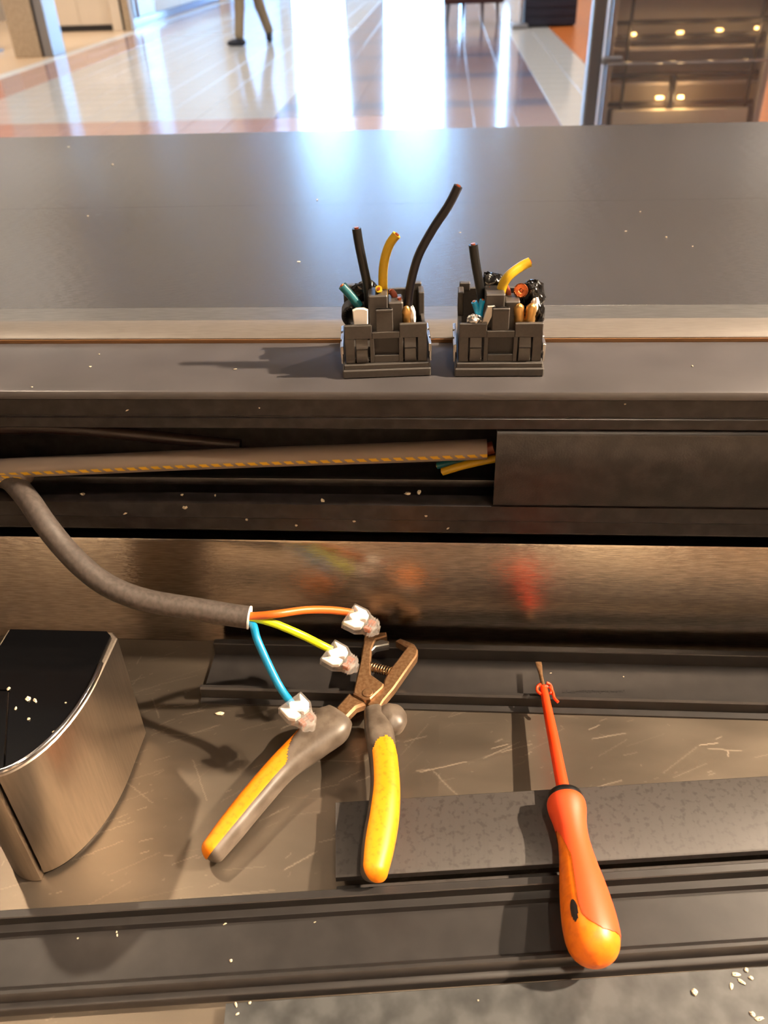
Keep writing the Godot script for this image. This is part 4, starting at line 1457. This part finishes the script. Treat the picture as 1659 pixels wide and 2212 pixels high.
func mall_things() -> void:
	person()
	# stone column with a dark metal corner strip
	var t := thing("column", "beige stone column with a dark corner strip at the shop front", "column", Vector3(-6.2, FLOOR, -13.95))
	box_part("stone_shaft", Vector3(-.10, 4.0, 0), Vector3(.42, 8.0, .5), M.stone, t, .01)
	box_part("dark_strip", Vector3(.125, 4.0, .0), Vector3(.03, 8.0, .49), M.dark_frame, t, .003)
	box_part("grey_side", Vector3(.21, 4.0, -.01), Vector3(.14, 8.0, .48), M.grey_metal, t, .005)
	t = thing("shop_partition", "cream shop panel with a dark kick board beyond the stone column", "panel", Vector3(-7.13, FLOOR, -17.75))
	for k in 3:
		box_part("cream_board", Vector3(-.78 + .62 * k, 1.40, 0), Vector3(.612, 2.6, .06), M.cream, t, .004)
	box_part("kick_board", Vector3(-.16, .05, .01), Vector3(1.86, .10, .06), M.dark_frame, t, .004)
	t = thing("shop_doorpost", "cream door post with a dark edge strip at the end of the shop panel", "door post", Vector3(-6.16, FLOOR, -17.7))
	box_part("post", Vector3(-.06, 2.0, 0), Vector3(.20, 4.0, .20), M.cream, t, .005)
	box_part("dark_strip", Vector3(.06, 2.0, .04), Vector3(.035, 4.0, .15), M.dark_frame, t, .003)
	box_part("post", Vector3(.15, 2.0, .02), Vector3(.14, 4.0, .18), M.stone, t, .005)
	t = thing("shopfront", "pale blue shopfront wall with a low plinth along the tiled walkway", "shopfront", Vector3(-6.15, FLOOR, -21.6))
	for k in 4:
		box_part("wall_panel", Vector3(0, 2.1, 2.8 - 1.9 * k), Vector3(.10, 3.9, 1.88), M.grey_metal if k == 0 else M.wall, t, .006)
	box_part("plinth", Vector3(.02, .075, -.05), Vector3(.12, .15, 7.6), M.tile_slate, t, .005)
	box_part("downpipe", Vector3(.10, 2.1, 3.2), Vector3(.05, 3.9, .05), M.brown_wire, t, .008)
	t = thing("sign_stand", "orange sign stand with a flat grey foot beside the stone column", "stand", Vector3(-7.42, FLOOR, -14.6))
	box_part("orange_board", Vector3(-.04, .85, 0), Vector3(.34, 1.3, .04), M.orange_panel, t, .004)
	box_part("foot", Vector3(0, .02, .1), Vector3(.55, .04, .4), M.grey_metal, t, .008)
	box_part("post", Vector3(-.04, .12, 0), Vector3(.04, .18, .04), M.dark_frame, t, .003)
	t = thing("stand_foot", "low dark foot of a stand at the shop entrance", "foot", Vector3(-6.72, FLOOR, -12.9))  # the round foot of an entrance stand
	var st := mb()
	lathe(st, Transform3D.IDENTITY, [[.01, .0], [.20, .0], [.20, .02], [.17, .045], [.04, .06], [.03, .9], [.01, .9]], 28)
	obj("round_foot", st, M.dark_frame, t)

	# low wooden chair at the far end
	t = thing("lounge_chair", "dark wooden lounge chair with tapered legs on the mauve tiles", "chair", Vector3(.45, FLOOR, -16.9))
	box_part("seat", Vector3(.0, .385, 0), Vector3(1.02, .10, .95), M.dark_wood, t, .02)
	box_part("backrest", Vector3(.0, .70, -.42), Vector3(.98, .55, .10), M.dark_wood, t, .03)
	for lg in [[-.46, .46], [-.20, .40], [.18, -.42], [.46, -.42]]:
		st = mb()
		loft(st, sweep([Vector3(lg[0] * .94, .36, lg[1] * .94), Vector3(lg[0], .0, lg[1])], [.032, .018], [.032, .018], 10))
		obj("leg", st, M.dark_wood if lg[1] < 0 else M.dark_frame, t)
	# black slatted display stand with a silver post
	t = thing("display_stand", "black slatted display stand on the wooden floor edge", "stand", Vector3(1.70, FLOOR, -16.25))
	box_part("body", Vector3(0, .62, 0), Vector3(.86, 1.18, .56), M.navy, t, .01)
	for k in 9:
		box_part("slat", Vector3(0, .08 + .125 * k, .285), Vector3(.85, .10, .02), M.navy, t, .006)
	box_part("silver_post", Vector3(-.47, .70, .2), Vector3(.06, 1.3, .06), M.chrome, t, .01)
	box_part("plinth", Vector3(0, .015, 0), Vector3(.80, .03, .5), M.dark_frame, t, .004)
	t = thing("foot_block", "small grey foot block beside the black display stand", "block", Vector3(1.20, FLOOR, -15.85))
	box_part("block", Vector3(0, .035, 0), Vector3(.26, .07, .14), M.grey_metal, t, .015)
	t = thing("queue_post", "navy queue barrier with a twisted silver chain beside the display cabinet", "barrier", Vector3(2.40, FLOOR, -14.3))
	box_part("navy_panel", Vector3(.10, .55, 0), Vector3(.18, 1.1, .10), M.navy, t, .01)
	for k in 14:
		st = mb()
		var ring := []
		for e in 17:
			var a := TAU * e / 16
			var q := Vector3(cos(a) * .028, sin(a) * .045, 0)
			ring.append(Vector3(-.04, .10 + .075 * k, .03) + q.rotated(Vector3.UP, PI / 2 * (k % 2) + .4))
		tube(st, ring, .009, 8)
		obj("chain_link", st, M.chrome, t)

	cabinet()

# tall glass-fronted display cabinet right of the counter
func cabinet() -> void:
	var zf := -4.0
	var xl := pz(1297, 262, zf).x
	var xr := pz(1640, 262, zf).x
	var t := thing("display_cabinet", "tall brown display cabinet with a glass front, chrome rod and lit shelf", "cabinet", Vector3((xl + xr) / 2, FLOOR, zf))
	var w := xr - xl
	var tall := 2.28
	box_part("back_panel", Vector3(0, tall / 2, -.16), Vector3(w, tall, .03), M.cab_brown, t, .004)
	for s in [-1, 1]:
		box_part("side_panel", Vector3(s * (w / 2 - .012), tall / 2, -.075), Vector3(.024, tall, .14), M.cab_brown, t, .003)
	box_part("top_panel", Vector3(0, tall + .012, -.08), Vector3(w, .024, .17), M.cab_brown, t, .003)
	var lv := func(y: float) -> float: return pz(1450, y, zf).y - FLOOR
	box_part("cream_plinth", Vector3(0, (lv.call(238) + .40) / 2 + .0, -.03), Vector3(w - .10, lv.call(238) - .40, .03), M.cream, t, .003)
	box_part("base", Vector3(0, .20, -.075), Vector3(w - .05, .40, .13), M.cab_dark, t, .004)
	for y in [50.0, 82.0, 165.0, 228.0]:
		box_part("cross_rail", Vector3(0, lv.call(y), -.06), Vector3(w - .06, .018, .02), M.cab_dark, t, .002)
	for k in 3:
		box_part("cross_rail", Vector3(0, 1.30 + .32 * k, -.06), Vector3(w - .06, .018, .02), M.cab_dark, t, .002)
	for y in [96.0, 172.0, 222.0]:
		box_part("shelf", Vector3(0, lv.call(y) - .02, -.10), Vector3(w - .05, .014, .09), M.cab_brown, t, .002)
	box_part("panel_frame", Vector3(-w / 2 + .09, 1.2, -.05), Vector3(.012, 2.0, .02), M.cab_dark, t, .002)
	box_part("panel_frame", Vector3(w / 2 - .06, 1.2, -.05), Vector3(.012, 2.0, .02), M.cab_dark, t, .002)
	var mx := pz(1452, 215, zf).x - (xl + xr) / 2
	box_part("mullion", Vector3(mx, (lv.call(165) + .42) / 2, -.035), Vector3(.026, lv.call(165) - .42, .022), M.dark_frame, t, .003)
	box_part("mullion", Vector3(mx, 1.72, -.035), Vector3(.040, 1.08, .022), M.dark_frame, t, .003)  # unseen upper length, added so the board mirrors a dark streak
	box_part("glass_pane", Vector3(0, 1.20, .0), Vector3(w, 2.16, .008), M.pane, t, .001)
	box_part("glass_edge", Vector3(-w / 2 - .006, 1.20, .0), Vector3(.010, 2.16, .010), M.grey_metal, t, .002)
	box_part("corner_post", Vector3(-w / 2 - .048, tall / 2, -.05), Vector3(.056, tall, .07), M.grey_metal, t, .006)
	var st := mb()
	tube(st, [Vector3(-w / 2, lv.call(133), .018), Vector3(w / 2 + .02, lv.call(133), .018)], .005, 12)
	obj("chrome_rod", st, M.chrome, t)
	st = mb()
	bx(st, Vector3(-w / 2 + .02, lv.call(127), .012), Vector3(.09, .035, .018), .008)
	obj("clip", st, M.grey_metal, t)
	# a pair of warm lamps behind the mullion; the row above imitates downlight reflections
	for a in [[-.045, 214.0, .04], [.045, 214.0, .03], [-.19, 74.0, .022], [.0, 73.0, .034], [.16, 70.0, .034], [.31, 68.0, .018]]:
		box_part("lamp_and_glint", Vector3(mx + a[0], lv.call(a[1]), -.045), Vector3(a[2], .014, .010), glow(Color(1, .84, .6), .45), t, .003)
		var l := OmniLight3D.new()
		l.name = "shelf_glow"
		l.light_color = Color(1, .84, .6)
		l.light_energy = .012 if a[1] > 100 else .004
		l.light_size = .012
		l.omni_range = 10.0
		l.shadow_enabled = true
		l.position = Vector3((xl + xr) / 2 + mx + a[0], FLOOR + lv.call(a[1]), zf - .030)
		add_child(l)
